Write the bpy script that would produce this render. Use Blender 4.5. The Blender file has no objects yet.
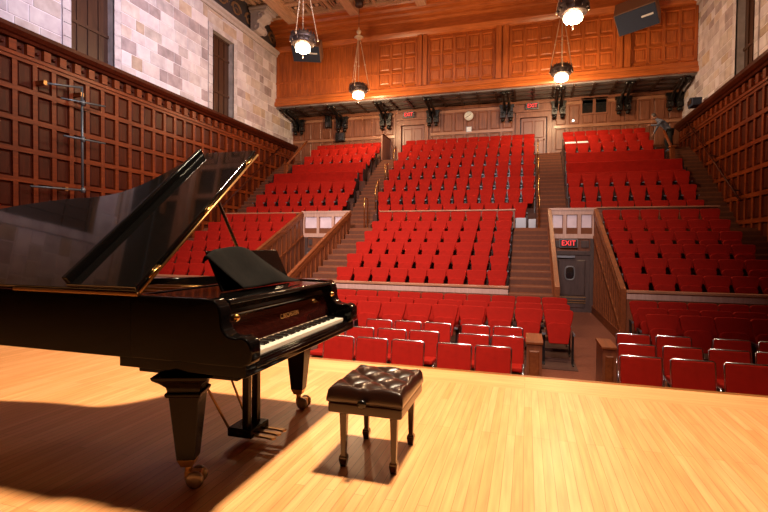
import bpy, bmesh, math, random
from mathutils import Vector, Matrix, Euler
random.seed(7)
SC = bpy.context.scene
COL = SC.collection
D = bpy.data
PI = math.pi

# ------------------------------------------------------------------ materials
def new_mat(name):
    m = D.materials.new(name); m.use_nodes = True
    nt = m.node_tree; b = nt.nodes['Principled BSDF']
    return m, nt, b

def simple(name, col, rough=.5, metal=0., coat=0., spec=.5, emit=None, es=0., noise=0., nscale=20., bump=0., sheen=0.):
    m, nt, b = new_mat(name)
    b.inputs['Base Color'].default_value = (*col, 1)
    b.inputs['Roughness'].default_value = rough
    b.inputs['Metallic'].default_value = metal
    b.inputs['Coat Weight'].default_value = coat
    b.inputs['Specular IOR Level'].default_value = spec
    if sheen:
        b.inputs['Sheen Weight'].default_value = sheen
        b.inputs['Sheen Tint'].default_value = (col[0], col[1]*3+.05, col[2]*3+.05, 1)
    if emit:
        b.inputs['Emission Color'].default_value = (*emit, 1); b.inputs['Emission Strength'].default_value = es
    if noise or bump:
        tc = nt.nodes.new('ShaderNodeTexCoord'); n = nt.nodes.new('ShaderNodeTexNoise')
        n.inputs['Scale'].default_value = nscale; n.inputs['Detail'].default_value = 5
        nt.links.new(tc.outputs['Object'], n.inputs['Vector'])
        if noise:
            r = nt.nodes.new('ShaderNodeValToRGB')
            r.color_ramp.elements[0].position = .3; r.color_ramp.elements[1].position = .7
            r.color_ramp.elements[0].color = (*[c*(1-noise) for c in col], 1)
            r.color_ramp.elements[1].color = (*[min(1, c*(1+noise)) for c in col], 1)
            nt.links.new(n.outputs['Fac'], r.inputs['Fac']); nt.links.new(r.outputs['Color'], b.inputs['Base Color'])
        if bump:
            bp = nt.nodes.new('ShaderNodeBump'); bp.inputs['Strength'].default_value = bump
            bp.inputs['Distance'].default_value = .02
            nt.links.new(n.outputs['Fac'], bp.inputs['Height']); nt.links.new(bp.outputs['Normal'], b.inputs['Normal'])
    return m

def wood(name, dark, light, rough=.38, stretch=(14, 14, .9), coat=.15, patch=.5, spec=.5):
    """polished timber: long grain streaks (stretch is the noise scale on x, y, z) and broad tone patches"""
    m, nt, b = new_mat(name); L = nt.links.new
    tc = nt.nodes.new('ShaderNodeTexCoord'); mp = nt.nodes.new('ShaderNodeMapping')
    mp.inputs['Scale'].default_value = stretch
    n = nt.nodes.new('ShaderNodeTexNoise'); n.inputs['Scale'].default_value = 1.6; n.inputs['Detail'].default_value = 6
    n.inputs['Roughness'].default_value = .6; n.inputs['Distortion'].default_value = .5
    n2 = nt.nodes.new('ShaderNodeTexNoise'); n2.inputs['Scale'].default_value = 1.1; n2.inputs['Detail'].default_value = 2
    mx = nt.nodes.new('ShaderNodeMix'); mx.data_type = 'FLOAT'; mx.inputs[0].default_value = patch*.6
    r = nt.nodes.new('ShaderNodeValToRGB')
    r.color_ramp.elements[0].position = .33; r.color_ramp.elements[0].color = (*dark, 1)
    r.color_ramp.elements[1].position = .68; r.color_ramp.elements[1].color = (*light, 1)
    L(tc.outputs['Object'], mp.inputs['Vector']); L(mp.outputs['Vector'], n.inputs['Vector'])
    L(tc.outputs['Object'], n2.inputs['Vector'])
    L(n.outputs['Fac'], mx.inputs[2]); L(n2.outputs['Fac'], mx.inputs[3]); L(mx.outputs[0], r.inputs['Fac'])
    L(r.outputs['Color'], b.inputs['Base Color'])
    b.inputs['Roughness'].default_value = rough; b.inputs['Coat Weight'].default_value = coat
    b.inputs['Coat Roughness'].default_value = .25; b.inputs['Specular IOR Level'].default_value = spec
    return m

def plank_floor(name, rot, w, length, cols, rough=.42, coat=.12):
    m, nt, b = new_mat(name); L = nt.links.new
    tc = nt.nodes.new('ShaderNodeTexCoord'); mp = nt.nodes.new('ShaderNodeMapping'); mp.inputs['Rotation'].default_value = (0, 0, rot)
    br = nt.nodes.new('ShaderNodeTexBrick')
    br.inputs['Scale'].default_value = 1; br.inputs['Brick Width'].default_value = length; br.inputs['Row Height'].default_value = w
    br.inputs['Mortar Size'].default_value = .0012; br.inputs['Mortar Smooth'].default_value = .1; br.inputs['Bias'].default_value = 0
    br.offset = .37; br.offset_frequency = 3
    br.inputs['Color1'].default_value = (0, 0, 0, 1); br.inputs['Color2'].default_value = (1, 1, 1, 1)
    br.inputs['Mortar'].default_value = (.5, .5, .5, 1)
    r = nt.nodes.new('ShaderNodeValToRGB'); cr = r.color_ramp
    cr.elements[0].position = 0; cr.elements[0].color = (*cols[0], 1)
    cr.elements[1].position = 1; cr.elements[1].color = (*cols[2], 1)
    e = cr.elements.new(.5); e.color = (*cols[1], 1)
    n = nt.nodes.new('ShaderNodeTexNoise'); n.inputs['Scale'].default_value = 1; n.inputs['Detail'].default_value = 6
    mp2 = nt.nodes.new('ShaderNodeMapping'); mp2.inputs['Scale'].default_value = (2.2, 40, 1)
    mix = nt.nodes.new('ShaderNodeMix'); mix.data_type = 'RGBA'; mix.blend_type = 'OVERLAY'; mix.inputs[0].default_value = .45
    mo = nt.nodes.new('ShaderNodeMix'); mo.data_type = 'RGBA'; mo.inputs[7].default_value = (cols[0][0]*.45, cols[0][1]*.4, cols[0][2]*.35, 1)
    L(tc.outputs['Object'], mp.inputs['Vector']); L(mp.outputs['Vector'], br.inputs['Vector'])
    L(mp.outputs['Vector'], mp2.inputs['Vector']); L(mp2.outputs['Vector'], n.inputs['Vector'])
    L(br.outputs['Color'], r.inputs['Fac']); L(r.outputs['Color'], mix.inputs[6]); L(n.outputs['Fac'], mix.inputs[7])
    L(br.outputs['Fac'], mo.inputs[0]); L(mix.outputs[2], mo.inputs[6]); L(mo.outputs[2], b.inputs['Base Color'])
    b.inputs['Roughness'].default_value = rough; b.inputs['Coat Weight'].default_value = coat; b.inputs['Coat Roughness'].default_value = .2
    return m

def attr_mat(name, rough=.85, bump=.3, scale=18):
    """stone whose block tone comes from a per-face colour attribute, with a fine mottle"""
    m, nt, b = new_mat(name); L = nt.links.new
    a = nt.nodes.new('ShaderNodeAttribute'); a.attribute_name = 'tone'
    tc = nt.nodes.new('ShaderNodeTexCoord'); n = nt.nodes.new('ShaderNodeTexNoise'); n.inputs['Scale'].default_value = scale/6; n.inputs['Detail'].default_value = 7
    mix = nt.nodes.new('ShaderNodeMix'); mix.data_type = 'RGBA'; mix.blend_type = 'OVERLAY'; mix.inputs[0].default_value = .55
    L(tc.outputs['Object'], n.inputs['Vector']); L(a.outputs['Color'], mix.inputs[6]); L(n.outputs['Fac'], mix.inputs[7])
    L(mix.outputs[2], b.inputs['Base Color'])
    b.inputs['Roughness'].default_value = rough
    bp = nt.nodes.new('ShaderNodeBump'); bp.inputs['Strength'].default_value = bump; bp.inputs['Distance'].default_value = .02
    L(n.outputs['Fac'], bp.inputs['Height']); L(bp.outputs['Normal'], b.inputs['Normal'])
    return m

M = {}
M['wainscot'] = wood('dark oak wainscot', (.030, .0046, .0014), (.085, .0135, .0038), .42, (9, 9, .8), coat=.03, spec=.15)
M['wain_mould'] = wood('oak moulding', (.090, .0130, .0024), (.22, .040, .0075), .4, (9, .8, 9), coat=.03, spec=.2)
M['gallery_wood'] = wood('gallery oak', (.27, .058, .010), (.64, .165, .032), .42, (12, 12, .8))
M['gallery_rail'] = wood('gallery rail oak', (.38, .090, .018), (.68, .19, .045), .30, (1, 12, 12))  # lighter copy of the gallery oak; light caught by the rails put into colour
M['barrier'] = wood('aisle panelling oak', (.10, .028, .012), (.27, .085, .036), .36, (10, 10, .9))
M['rail'] = wood('rail oak', (.12, .028, .008), (.25, .066, .018), .5, (10, 1, 10), coat=.03, spec=.2)
M['cap'] = wood('barrier cap oak', (.30, .125, .065), (.48, .23, .135), .32, (1, 10, 10))  # paler than the barrier oak; pinkish highlight on the caps put into colour
M['pale_panel'] = simple('pale painted panel', (.72, .60, .68), .35, noise=.12, nscale=3)
M['pale_frame'] = wood('pale frame', (.46, .27, .22), (.62, .40, .33), .35)
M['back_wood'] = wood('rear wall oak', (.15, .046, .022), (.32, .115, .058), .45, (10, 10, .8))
M['soffit'] = simple('soffit panel', (.20, .19, .20), .3, noise=.3, nscale=2)
M['soffit_rib'] = simple('soffit rib', (.04, .018, .012), .5)
M['bracket'] = simple('black bracket', (.006, .005, .005), .35)
M['ceiling'] = wood('ceiling timber', (.46, .25, .155), (.74, .46, .31), .5, (9, 1, 9))
M['ceiling_dark'] = simple('ceiling painted field', (.075, .055, .045), .6, noise=.4, nscale=4)
M['frieze'] = simple('painted frieze', (.05, .04, .045), .6)
M['frieze_gold'] = simple('frieze scroll paint', (.22, .11, .05), .5)
M['stone'] = attr_mat('ashlar stone')
M['mortar'] = simple('mortar', (.78, .72, .80), .9, noise=.1, nscale=9)
M['stone_plain'] = simple('dressed limestone', (.50, .43, .43), .75, noise=.1, nscale=5, bump=.15)
M['shutter'] = wood('window shutter', (.035, .013, .008), (.085, .034, .018), .4, (12, 12, .8))
M['velvet'] = simple('red upholstery', (.315, .0095, .0045), .8, spec=.12, noise=.10, nscale=9)
M['velvet_flat'] = simple('red cloth', (.28, .0085, .0042), .85, spec=.1, noise=.12, nscale=5)
M['black_steel'] = simple('black cast iron', (.012, .012, .014), .32, .4)
M['chrome'] = simple('chrome', (.62, .62, .66), .22, 1.)
M['steel_tip'] = simple('steel cap', (.20, .20, .23), .5, .6)
M['lacquer'] = simple('black piano lacquer', (.003, .0025, .0025), .07, spec=.16)
M['lacquer_lid'] = simple('black piano lacquer lid', (.004, .0035, .0035), .06, coat=1., spec=.6)
M['lacquer_leg'] = simple('black lacquer on legs', (.007, .0035, .002), .25, spec=.12)
M['brass'] = simple('brass', (.62, .33, .10), .26, 1.)
M['brass_dull'] = simple('dull brass', (.42, .23, .09), .4, 1.)
M['caster'] = simple('worn caster metal', (.34, .27, .22), .4, .8)
M['gold_plate'] = simple('gilded iron plate', (.58, .30, .08), .38, .8)
M['steel_wire'] = simple('piano wire', (.5, .45, .4), .3, 1.)
M['ivory'] = simple('ivory key', (.86, .82, .72), .2, coat=.4)
M['ebony'] = simple('ebony key', (.006, .006, .006), .22, coat=.3)
M['felt'] = simple('name board felt', (.42, .28, .20), .8)
M['fallboard'] = simple('fallboard lacquer', (.020, .004, .003), .1, coat=1.)
M['gold_letter'] = simple('gilt lettering', (.62, .32, .10), .4, .7)
M['cloth'] = simple('black cloth', (.0045, .0034, .003), .85, spec=.12, noise=.3, nscale=12, bump=.25)
M['leather'] = simple('brown black leather', (.022, .008, .005), .28, coat=.35, bump=.06, nscale=160)
M['bench_wood'] = wood('bench mahogany', (.020, .006, .003), (.05, .015, .006), .2, (20, 20, 3), coat=.6)
M['stage'] = plank_floor('maple stage boards', PI/2, .057, 1.7, ((.74, .325, .115), (.80, .365, .14), (.86, .41, .17)))
M['apron'] = plank_floor('maple stage apron', 0., .075, 2.9, ((.76, .345, .13), (.82, .39, .15), (.88, .44, .18)))
M['nosing'] = wood('stage nosing', (.22, .075, .018), (.40, .15, .04), .3, (1, 12, 12))
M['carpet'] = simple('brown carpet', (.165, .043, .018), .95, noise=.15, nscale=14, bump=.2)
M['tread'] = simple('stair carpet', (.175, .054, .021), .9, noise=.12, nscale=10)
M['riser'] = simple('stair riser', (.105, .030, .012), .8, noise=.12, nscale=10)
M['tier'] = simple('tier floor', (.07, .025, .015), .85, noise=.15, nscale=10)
M['door'] = wood('exit door', (.055, .033, .030), (.10, .062, .055), .34, (8, 8, 1))
M['rear_door'] = wood('rear door', (.19, .070, .052), (.26, .10, .075), .4)
M['glass_dark'] = simple('dark glass', (.012, .013, .014), .1, coat=.5)
M['sign_black'] = simple('sign face', (.01, .008, .008), .4)
M['sign_red'] = simple('lit exit lettering', (.6, .02, .02), .5, emit=(1, .045, .05), es=1.5)
M['sign_frame'] = simple('sign frame', (.25, .24, .25), .4, .5)
M['speaker_blue'] = simple('speaker cloth', (.024, .036, .075), .8, noise=.1)
M['speaker_box'] = simple('speaker cabinet', (.24, .13, .085), .5)
M['white'] = simple('white plastic', (.75, .75, .78), .5)
M['paper'] = simple('white paper', (.80, .82, .90), .7)
M['clock_face'] = simple('clock face', (.82, .82, .78), .5)
M['lamp_metal'] = simple('lantern bronze', (.105, .075, .070), .42, .75)
M['lamp_gilt'] = simple('lantern gilt', (.80, .60, .42), .4, .3)
M['lamp_glass'] = simple('lit lantern glass', (1, .9, .75), .3, emit=(1, .80, .52), es=16)
M['pipe'] = simple('grey pipe', (.15, .18, .19), .4, .5)
M['grey_metal'] = simple('grey plate', (.30, .31, .35), .4, .5)
M['skin'] = simple('skin', (.42, .22, .16), .6)
M['jacket'] = simple('grey blue jacket', (.13, .15, .22), .9, noise=.1)
M['trousers'] = simple('black trousers', (.008, .008, .010), .9)
M['hair'] = simple('grey hair', (.10, .09, .095), .9)

# ------------------------------------------------------------------ builders
class MB:
    def __init__(s): s.v = []; s.f = []; s.sm = []; s.mi = []; s.mat = 0; s.T = None
    def add(s, vs, fs, smooth=False):
        o = len(s.v)
        if s.T is not None: vs = [s.T @ Vector(v) for v in vs]
        s.v += [tuple(v) for v in vs]; s.f += [tuple(i+o for i in f) for f in fs]
        s.sm += [smooth]*len(fs); s.mi += [s.mat]*len(fs)
        return s
    def box(s, a, b):
        x0, x1 = sorted((a[0], b[0])); y0, y1 = sorted((a[1], b[1])); z0, z1 = sorted((a[2], b[2]))
        return s.add([(x0,y0,z0),(x1,y0,z0),(x1,y1,z0),(x0,y1,z0),(x0,y0,z1),(x1,y0,z1),(x1,y1,z1),(x0,y1,z1)],
                     [(0,3,2,1),(4,5,6,7),(0,1,5,4),(1,2,6,5),(2,3,7,6),(3,0,4,7)])
    def fbox(s, a, b, c, axis='y', inset=.02):
        """box whose far end (b on the axis) is chamfered in: raised panel. a,b opposite corners; c=depth sign"""
        x0,x1 = sorted((a[0],b[0])); y0,y1 = sorted((a[1],b[1])); z0,z1 = sorted((a[2],b[2])); i = inset
        if axis == 'x':
            xa, xb = (x0, x1) if c > 0 else (x1, x0)
            vs = [(xa,y0,z0),(xa,y1,z0),(xa,y1,z1),(xa,y0,z1),(xb,y0+i,z0+i),(xb,y1-i,z0+i),(xb,y1-i,z1-i),(xb,y0+i,z1-i)]
        else:
            ya, yb = (y0, y1) if c > 0 else (y1, y0)
            vs = [(x0,ya,z0),(x1,ya,z0),(x1,ya,z1),(x0,ya,z1),(x0+i,yb,z0+i),(x1-i,yb,z0+i),(x1-i,yb,z1-i),(x0+i,yb,z1-i)]
        return s.add(vs, [(0,3,2,1),(4,5,6,7),(0,1,5,4),(1,2,6,5),(2,3,7,6),(3,0,4,7)])
    def tube(s, pts, r, n=8, closed=False):
        pts = [Vector(p) for p in pts]; rs = r if isinstance(r, (list, tuple)) else [r]*len(pts)
        vs = []; fs = []; k = len(pts); up = Vector((0, 0, 1))
        d0 = (pts[1]-pts[0]).normalized()
        a = d0.cross(up);  a = a.normalized() if a.length > .05 else Vector((1, 0, 0))
        for i, p in enumerate(pts):
            if closed: d = (pts[(i+1) % k]-pts[i-1]).normalized()
            elif i == 0: d = d0
            elif i == k-1: d = (pts[-1]-pts[-2]).normalized()
            else: d = (pts[i+1]-pts[i-1]).normalized()
            a = (a - d*a.dot(d)); a = a.normalized() if a.length > 1e-6 else d.orthogonal().normalized()
            b = d.cross(a)
            for j in range(n):
                t = 2*PI*j/n; vs.append(p + (a*math.cos(t)+b*math.sin(t))*rs[i])
        m = k if closed else k-1
        for i in range(m):
            for j in range(n):
                i2 = (i+1) % k
                fs.append((i*n+j, i*n+(j+1) % n, i2*n+(j+1) % n, i2*n+j))
        if not closed: fs.append(tuple(range(n-1, -1, -1))); fs.append(tuple((k-1)*n+j for j in range(n)))
        return s.add(vs, fs, True)
    def lathe(s, prof, c=(0, 0, 0), n=24):
        vs = []; fs = []
        for r, z in prof:
            for j in range(n):
                t = 2*PI*j/n; vs.append((c[0]+r*math.cos(t), c[1]+r*math.sin(t), c[2]+z))
        for i in range(len(prof)-1):
            for j in range(n): fs.append((i*n+j, i*n+(j+1) % n, (i+1)*n+(j+1) % n, (i+1)*n+j))
        fs.append(tuple(range(n-1, -1, -1))); fs.append(tuple((len(prof)-1)*n+j for j in range(n)))
        return s.add(vs, fs, True)
    def prism(s, poly, lo, hi, axis='z'):
        """extrude a 2D polygon; axis z: poly=(x,y); axis y: poly=(x,z); axis x: poly=(y,z)"""
        def P(p, t):
            return (p[0], p[1], t) if axis == 'z' else ((p[0], t, p[1]) if axis == 'y' else (t, p[0], p[1]))
        n = len(poly)
        return s.add([P(p, lo) for p in poly]+[P(p, hi) for p in poly],
                     [tuple(range(n-1, -1, -1)), tuple(range(n, 2*n))]+[(i, (i+1) % n, n+(i+1) % n, n+i) for i in range(n)])
    def build(s, name, mats, parent=None, loc=None, bevel=0, seg=2, kind=None, smooth=None, fixn=True):
        me = D.meshes.new(name)
        off = Vector(loc) if loc is not None else (root_of(parent) if parent else Vector((0, 0, 0)))
        me.from_pydata([tuple(Vector(v)-off) for v in s.v], [], s.f)
        if not isinstance(mats, (list, tuple)): mats = [mats]
        for m in mats: me.materials.append(m)
        me.polygons.foreach_set('use_smooth', s.sm if smooth is None else [smooth]*len(s.f))
        me.polygons.foreach_set('material_index', s.mi)
        if fixn:
            bm = bmesh.new(); bm.from_mesh(me); bmesh.ops.recalc_face_normals(bm, faces=bm.faces); bm.to_mesh(me); bm.free()
        me.update()
        o = D.objects.new(name, me); COL.objects.link(o)
        if parent: o.parent = parent
        elif loc is not None: o.location = loc
        if bevel:
            b = o.modifiers.new('bevel', 'BEVEL'); b.width = bevel; b.segments = seg; b.limit_method = 'ANGLE'; b.angle_limit = .6
            if smooth is None: me.polygons.foreach_set('use_smooth', [True]*len(s.f)); w = o.modifiers.new('wn', 'WEIGHTED_NORMAL'); w.keep_sharp = True
        if kind: o['kind'] = kind
        return o

def root_of(o):
    while o.parent: o = o.parent
    return Vector(o.location)

def empty(name, loc, label=None, cat=None, group=None):
    o = D.objects.new(name, None); COL.objects.link(o); o.location = loc; o.empty_display_size = .1
    if label: tag(o, label, cat, group)
    return o

def tag(o, label, cat, group=None):
    o['label'] = label; o['category'] = cat; o['kind'] = 'thing'
    if group: o['group'] = group
    return o

def copy_tree(o, parent=None):
    c = o.copy(); COL.objects.link(c); c.parent = parent
    for ch in list(o.children): copy_tree(ch, c)
    return c

def set_mod_normals(o): pass

ORD = ['first','second','third','fourth','fifth','sixth','seventh','eighth','ninth','tenth','eleventh','twelfth','thirteenth']

# ------------------------------------------------------------------ dimensions
XL, XR = -13.9, 7.15            # side walls
YB = 26.5                        # rear wall
GY = 24.4                        # gallery front
FZ = -1.0                        # auditorium floor
CZ = 13.6                        # ceiling
LOWY = [13.4+.84*k for k in range(6)]
LOWT = [-.41+.386*k for k in range(6)]           # treads of the lower tiers
UPY = [19.5+.83*k for k in range(8)]
UPTOP = [3.03, 3.68, 4.30, 4.93, 5.50, 6.07, 6.60, 7.0]
UPT = [z-1.05 for z in UPTOP]
AZ = 1.98                        # cross aisle floor

# ------------------------------------------------------------------ stage
mb = MB(); mb.box((XL, -5, -.12), (XR, 4.52, 0)); mb.build('floor', M['stage'], kind='structure')
mb = MB(); mb.box((XL, 4.52, -.12), (XR, 4.965, .0)); mb.build('floor_apron', M['apron'], kind='structure')
mb = MB(); mb.box((XL, 4.965, -.07), (XR, 5.02, .003)); mb.box((XL, 4.9, FZ), (XR, 4.96, -.07))
mb.build('trim_1', M['nosing'], kind='structure')
# auditorium floor
mb = MB(); mb.box((XL, 4.9, FZ-.15), (XR, 18.1, FZ)); mb.build('floor_auditorium', M['carpet'], kind='structure')

# ------------------------------------------------------------------ tiers and stairs
def lower_tier(x0, x1, tag_name):
    mb = MB()
    for k in range(6):
        y0 = LOWY[k]-.62; y1 = LOWY[k]+.22 if k < 5 else 18.0
        mb.box((x0, y0, FZ), (x1, y1, LOWT[k]))
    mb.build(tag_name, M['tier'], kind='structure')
lower_tier(-5.55, -.47, 'seating_tier_centre')
lower_tier(2.31, 5.98, 'seating_tier_right')
lower_tier(-12.72, -9.06, 'seating_tier_left')
def upper_tier(x0, x1, nm):
    mb = MB()
    for k in range(1, 8):
        y0 = UPY[k]-.6; y1 = UPY[k]+.23 if k < 7 else YB
        mb.box((x0, y0, AZ), (x1, y1, UPT[k]))
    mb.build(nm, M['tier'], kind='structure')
upper_tier(-6.47, .33, 'upper_tier_centre')
upper_tier(1.5, 6.04, 'upper_tier_right')
upper_tier(-12.7, -7.72, 'upper_tier_left')
mb = MB(); mb.box((XL, 18.0, AZ-.25), (XR, YB, AZ)); mb.build('cross_aisle_floor', M['tread'], kind='structure')

def stair(x0, x1, pts, base, nm):
    """pts: list of (y_front, z_tread); the last runs to its end"""
    mb = MB()
    for (y0, z), (y1, _) in zip(pts[:-1], pts[1:]):
        mb.mat = 0; mb.box((x0, y0, base), (x1, y1, z))
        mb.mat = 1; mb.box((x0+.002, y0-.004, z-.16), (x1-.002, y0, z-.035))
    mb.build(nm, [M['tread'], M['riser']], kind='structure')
low_pts = [(12.0, -.853), (12.26, -.706), (12.52, -.558)]
for k in range(6):
    z = LOWT[k]; low_pts += [(LOWY[k]-.62, z), (LOWY[k]-.20, z+.193)]
low_pts += [(17.82, AZ-.09), (18.0, 0)]
up_pts = []
for k in range(1, 8):
    z0 = UPT[k-1]; z1 = UPT[k]; y0 = UPY[k]-.6
    for j in range(3): up_pts.append((y0+.277*j-.277, z0+(z1-z0)*(j+1)/3))
up_pts += [(YB, 0)]
stair(-.47, .70, low_pts, FZ, 'aisle_stairs_lower_right')
stair(-6.84, -5.56, low_pts, FZ, 'aisle_stairs_lower_left')
stair(5.99, XR, low_pts, FZ, 'side_stairs_lower_right')
stair(XL, -12.73, low_pts, FZ, 'side_stairs_lower_left')
stair(.34, 1.49, up_pts, AZ, 'aisle_stairs_upper_right')
stair(-7.71, -6.48, up_pts, AZ, 'aisle_stairs_upper_left')
stair(6.05, XR, up_pts, AZ, 'side_stairs_upper_right')
stair(XL, -12.71, up_pts, AZ, 'side_stairs_upper_left')

# ------------------------------------------------------------------ panelled walls
def wainscot_side(nm, xs, sgn, ya, yb):
    """xs wall plane, sgn +1 panels face +x.  stiles and rails with sunk raised panels, a bossed frieze and a cornice"""
    P = lambda d: xs+sgn*d
    mb = MB()
    mb.mat = 0; mb.box((P(-.3), ya, FZ), (P(.02), yb, 7.2))
    pitch = .575; n = int((yb-ya)/pitch)
    rails = [6.50-.855*i for i in range(9)]
    for i in range(n+1):
        y = yb-pitch*i
        mb.mat = 1; mb.box((P(.02), y-.07, FZ), (P(.09), y+.07, 6.50))
    for z in rails:
        mb.mat = 1; mb.box((P(.02), ya, z-.08), (P(.10), yb, z+.06))
    for i in range(n):
        y1 = yb-pitch*i-.10; y0 = y1-pitch+.20
        for z in rails[:-1]:
            mb.mat = 0; mb.fbox((P(.02), y0, z-.855+.09), (P(.055), y1, z-.11), sgn, 'x', .04)
    # frieze of square blocks
    mb.mat = 1; mb.box((P(.02), ya, 6.52), (P(.14), yb, 6.62))
    for i in range(int((yb-ya)/.5)):
        y = yb-.25-.5*i
        mb.mat = 1; mb.fbox((P(.02), y-.12, 6.64), (P(.13), y+.12, 6.96), sgn, 'x', .015)
        mb.mat = 0; mb.lathe([(.001, -.05), (.055, -.03), (.06, 0), (.055, .03), (.001, .05)], (P(.05), y-.25, 6.80), 8)
    mb.mat = 0
    prof = [(.02, 6.98), (.16, 6.98), (.20, 7.05), (.26, 7.08), (.34, 7.18), (.36, 7.28), (.02, 7.30)]
    mb.prism([(P(d), z) for d, z in prof], ya, yb, 'y')  # cornice in the darker oak, shadow below its top edge put into colour
    mb.mat = 0; mb.box((P(.02), ya, FZ), (P(.13), yb, FZ+.3))
    return mb.build(nm, [M['wainscot'], M['wain_mould']], kind='structure')
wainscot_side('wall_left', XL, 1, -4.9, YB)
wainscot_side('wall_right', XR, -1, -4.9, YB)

def ashlar(nm, xs, sgn, ya, yb, z0, z1, wins, seed, parent=None):
    rnd = random.Random(seed)
    tones = [(.74,.66,.72),(.62,.53,.57),(.68,.57,.55),(.50,.40,.43),(.70,.61,.61),(.80,.72,.79),(.60,.46,.38),(.66,.57,.60),(.46,.37,.40),(.72,.63,.66),(.76,.69,.76),(.70,.62,.67)]
    vs = []; fs = []; cols = []; mi = []
    def q(a, b, c, d, col, m):
        o = len(vs); vs.extend([a, b, c, d]); fs.append((o, o+1, o+2, o+3)); cols.append(col); mi.append(m)
    X = lambda d: xs+sgn*d
    def blk(y0, y1, za, zb):
        c = rnd.choice(tones); j = rnd.uniform(.72, .98); c = tuple(min(1, k*j) for k in c)
        g = .012; y0 += g; y1 -= g; za += g; zb -= g; e = .012; f = .018
        q((X(f), y0+e, za+e), (X(f), y1-e, za+e), (X(f), y1-e, zb-e), (X(f), y0+e, zb-e), c, 0)
        q((X(0), y0, za), (X(0), y1, za), (X(f), y1-e, za+e), (X(f), y0+e, za+e), c, 0)
        q((X(0), y0, zb), (X(0), y1, zb), (X(f), y1-e, zb-e), (X(f), y0+e, zb-e), c, 0)
        q((X(0), y0, za), (X(0), y0, zb), (X(f), y0+e, zb-e), (X(f), y0+e, za+e), c, 0)
        q((X(0), y1, za), (X(0), y1, zb), (X(f), y1-e, zb-e), (X(f), y1-e, za+e), c, 0)
    spans = []; y = ya
    for w in sorted(wins):
        spans.append((y, w[0]-.30)); y = w[1]+.30
    spans.append((y, yb))
    z = z0
    while z < z1-.1:
        h = min(rnd.choice([.30, .36, .42, .50]), z1-z)
        if z1-(z+h) < .2: h = z1-z
        for (a, b) in spans:
            y = a
            while y < b-.02:
                L = min(rnd.uniform(.38, .95), b-y)
                if b-(y+L) < .3: L = b-y
                blk(y, y+L, z, z+h); y += L
        z += h
    # stone over windows
    for w in wins:
        z = w[2]+.25
        while z < z1-.1:
            h = min(.5, z1-z); blk(w[0]-.3, (w[0]+w[1])/2, z, z+h); blk((w[0]+w[1])/2, w[1]+.3, z, z+h); z += h
        # jamb blocks
        z = z0; k = 0
        while z < w[2]+.2:
            h = min(.42, w[2]+.25-z)
            for (a, b) in ((w[0]-.3, w[0]), (w[1], w[1]+.3)):
                o = len(vs); c = (.62, .56, .60) if (k % 2) else (.56, .50, .54)
                q((X(.05), a+.008, z+.008), (X(.05), b-.008, z+.008), (X(.05), b-.008, z+h-.008), (X(.05), a+.008, z+h-.008), c, 0)
                for yy in (a, b): q((X(0), yy, z), (X(.05), yy, z), (X(.05), yy, z+h), (X(0), yy, z+h), c, 0)
            z += h; k += 1
        q((X(.05), w[0], w[2]), (X(.05), w[1], w[2]), (X(.05), w[1], w[2]+.25), (X(.05), w[0], w[2]+.25), (.58, .52, .55), 0)
    # mortar backing with holes for windows
    for (a, b) in spans: q((X(0), a, z0), (X(0), b, z0), (X(0), b, z1), (X(0), a, z1), (.5, .5, .5), 1)
    for w in wins:
        q((X(0), w[0]-.3, w[2]), (X(0), w[1]+.3, w[2]), (X(0), w[1]+.3, z1), (X(0), w[0]-.3, z1), (.5, .5, .5), 1)
        for yy in (w[0], w[1]): q((X(.05), yy, z0), (X(-.28), yy, z0), (X(-.28), yy, w[2]), (X(.05), yy, w[2]), (.5, .46, .48), 0)
        q((X(.05), w[0], w[2]), (X(-.28), w[0], w[2]), (X(-.28), w[1], w[2]), (X(.05), w[1], w[2]), (.5, .46, .48), 0)
    me = D.meshes.new(nm); me.from_pydata(vs, [], fs)
    me.materials.append(M['stone']); me.materials.append(M['mortar'])
    me.polygons.foreach_set('material_index', mi)
    at = me.attributes.new('tone', 'FLOAT_COLOR', 'FACE')
    for i, c in enumerate(cols): at.data[i].color = (*c, 1)
    o = D.objects.new(nm, me); COL.objects.link(o); o['kind'] = 'structure'
    mb = MB(); mb.box((X(-.29), ya, z0), (X(-.6), yb, CZ)); mb.build(nm+'_core', M['mortar'], kind='structure')
    return o
WINL = [(-2.4, -.8, 11.05), (4.6, 6.2, 11.05), (11.6, 13.22, 11.05), (18.62, 20.22, 11.05)]
ashlar('wall_left_stone', XL, 1, -4.9, YB, 7.30, 11.95, WINL, 3)
WINR = [(4.6, 6.2, 11.6), (11.6, 13.22, 11.6), (18.75, 20.25, 11.6)]
ashlar('wall_right_stone', XR, -1, -4.9, YB, 7.30, 12.1, WINR, 5)
nw = 1
for (xs, sg, wl) in ((XL, 1, WINL), (XR, -1, WINR)):
    for w in wl:
        X = lambda d: xs+sg*d
        mb = MB(); mb.box((X(-.24), w[0], 7.3), (X(-.28), w[1], w[2]))
        for k in range(4):
            a = w[0]+(w[1]-w[0])*k/4
            mb.box((X(-.20), a, 7.3), (X(-.24), a+.05, w[2]))
        for z in (7.3, 8.4, w[2]-.95, w[2]-.1): mb.box((X(-.19), w[0], z), (X(-.24), w[1], z+.10))
        mb.build('window_%d' % nw, M['shutter'], kind='structure'); nw += 1
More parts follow.
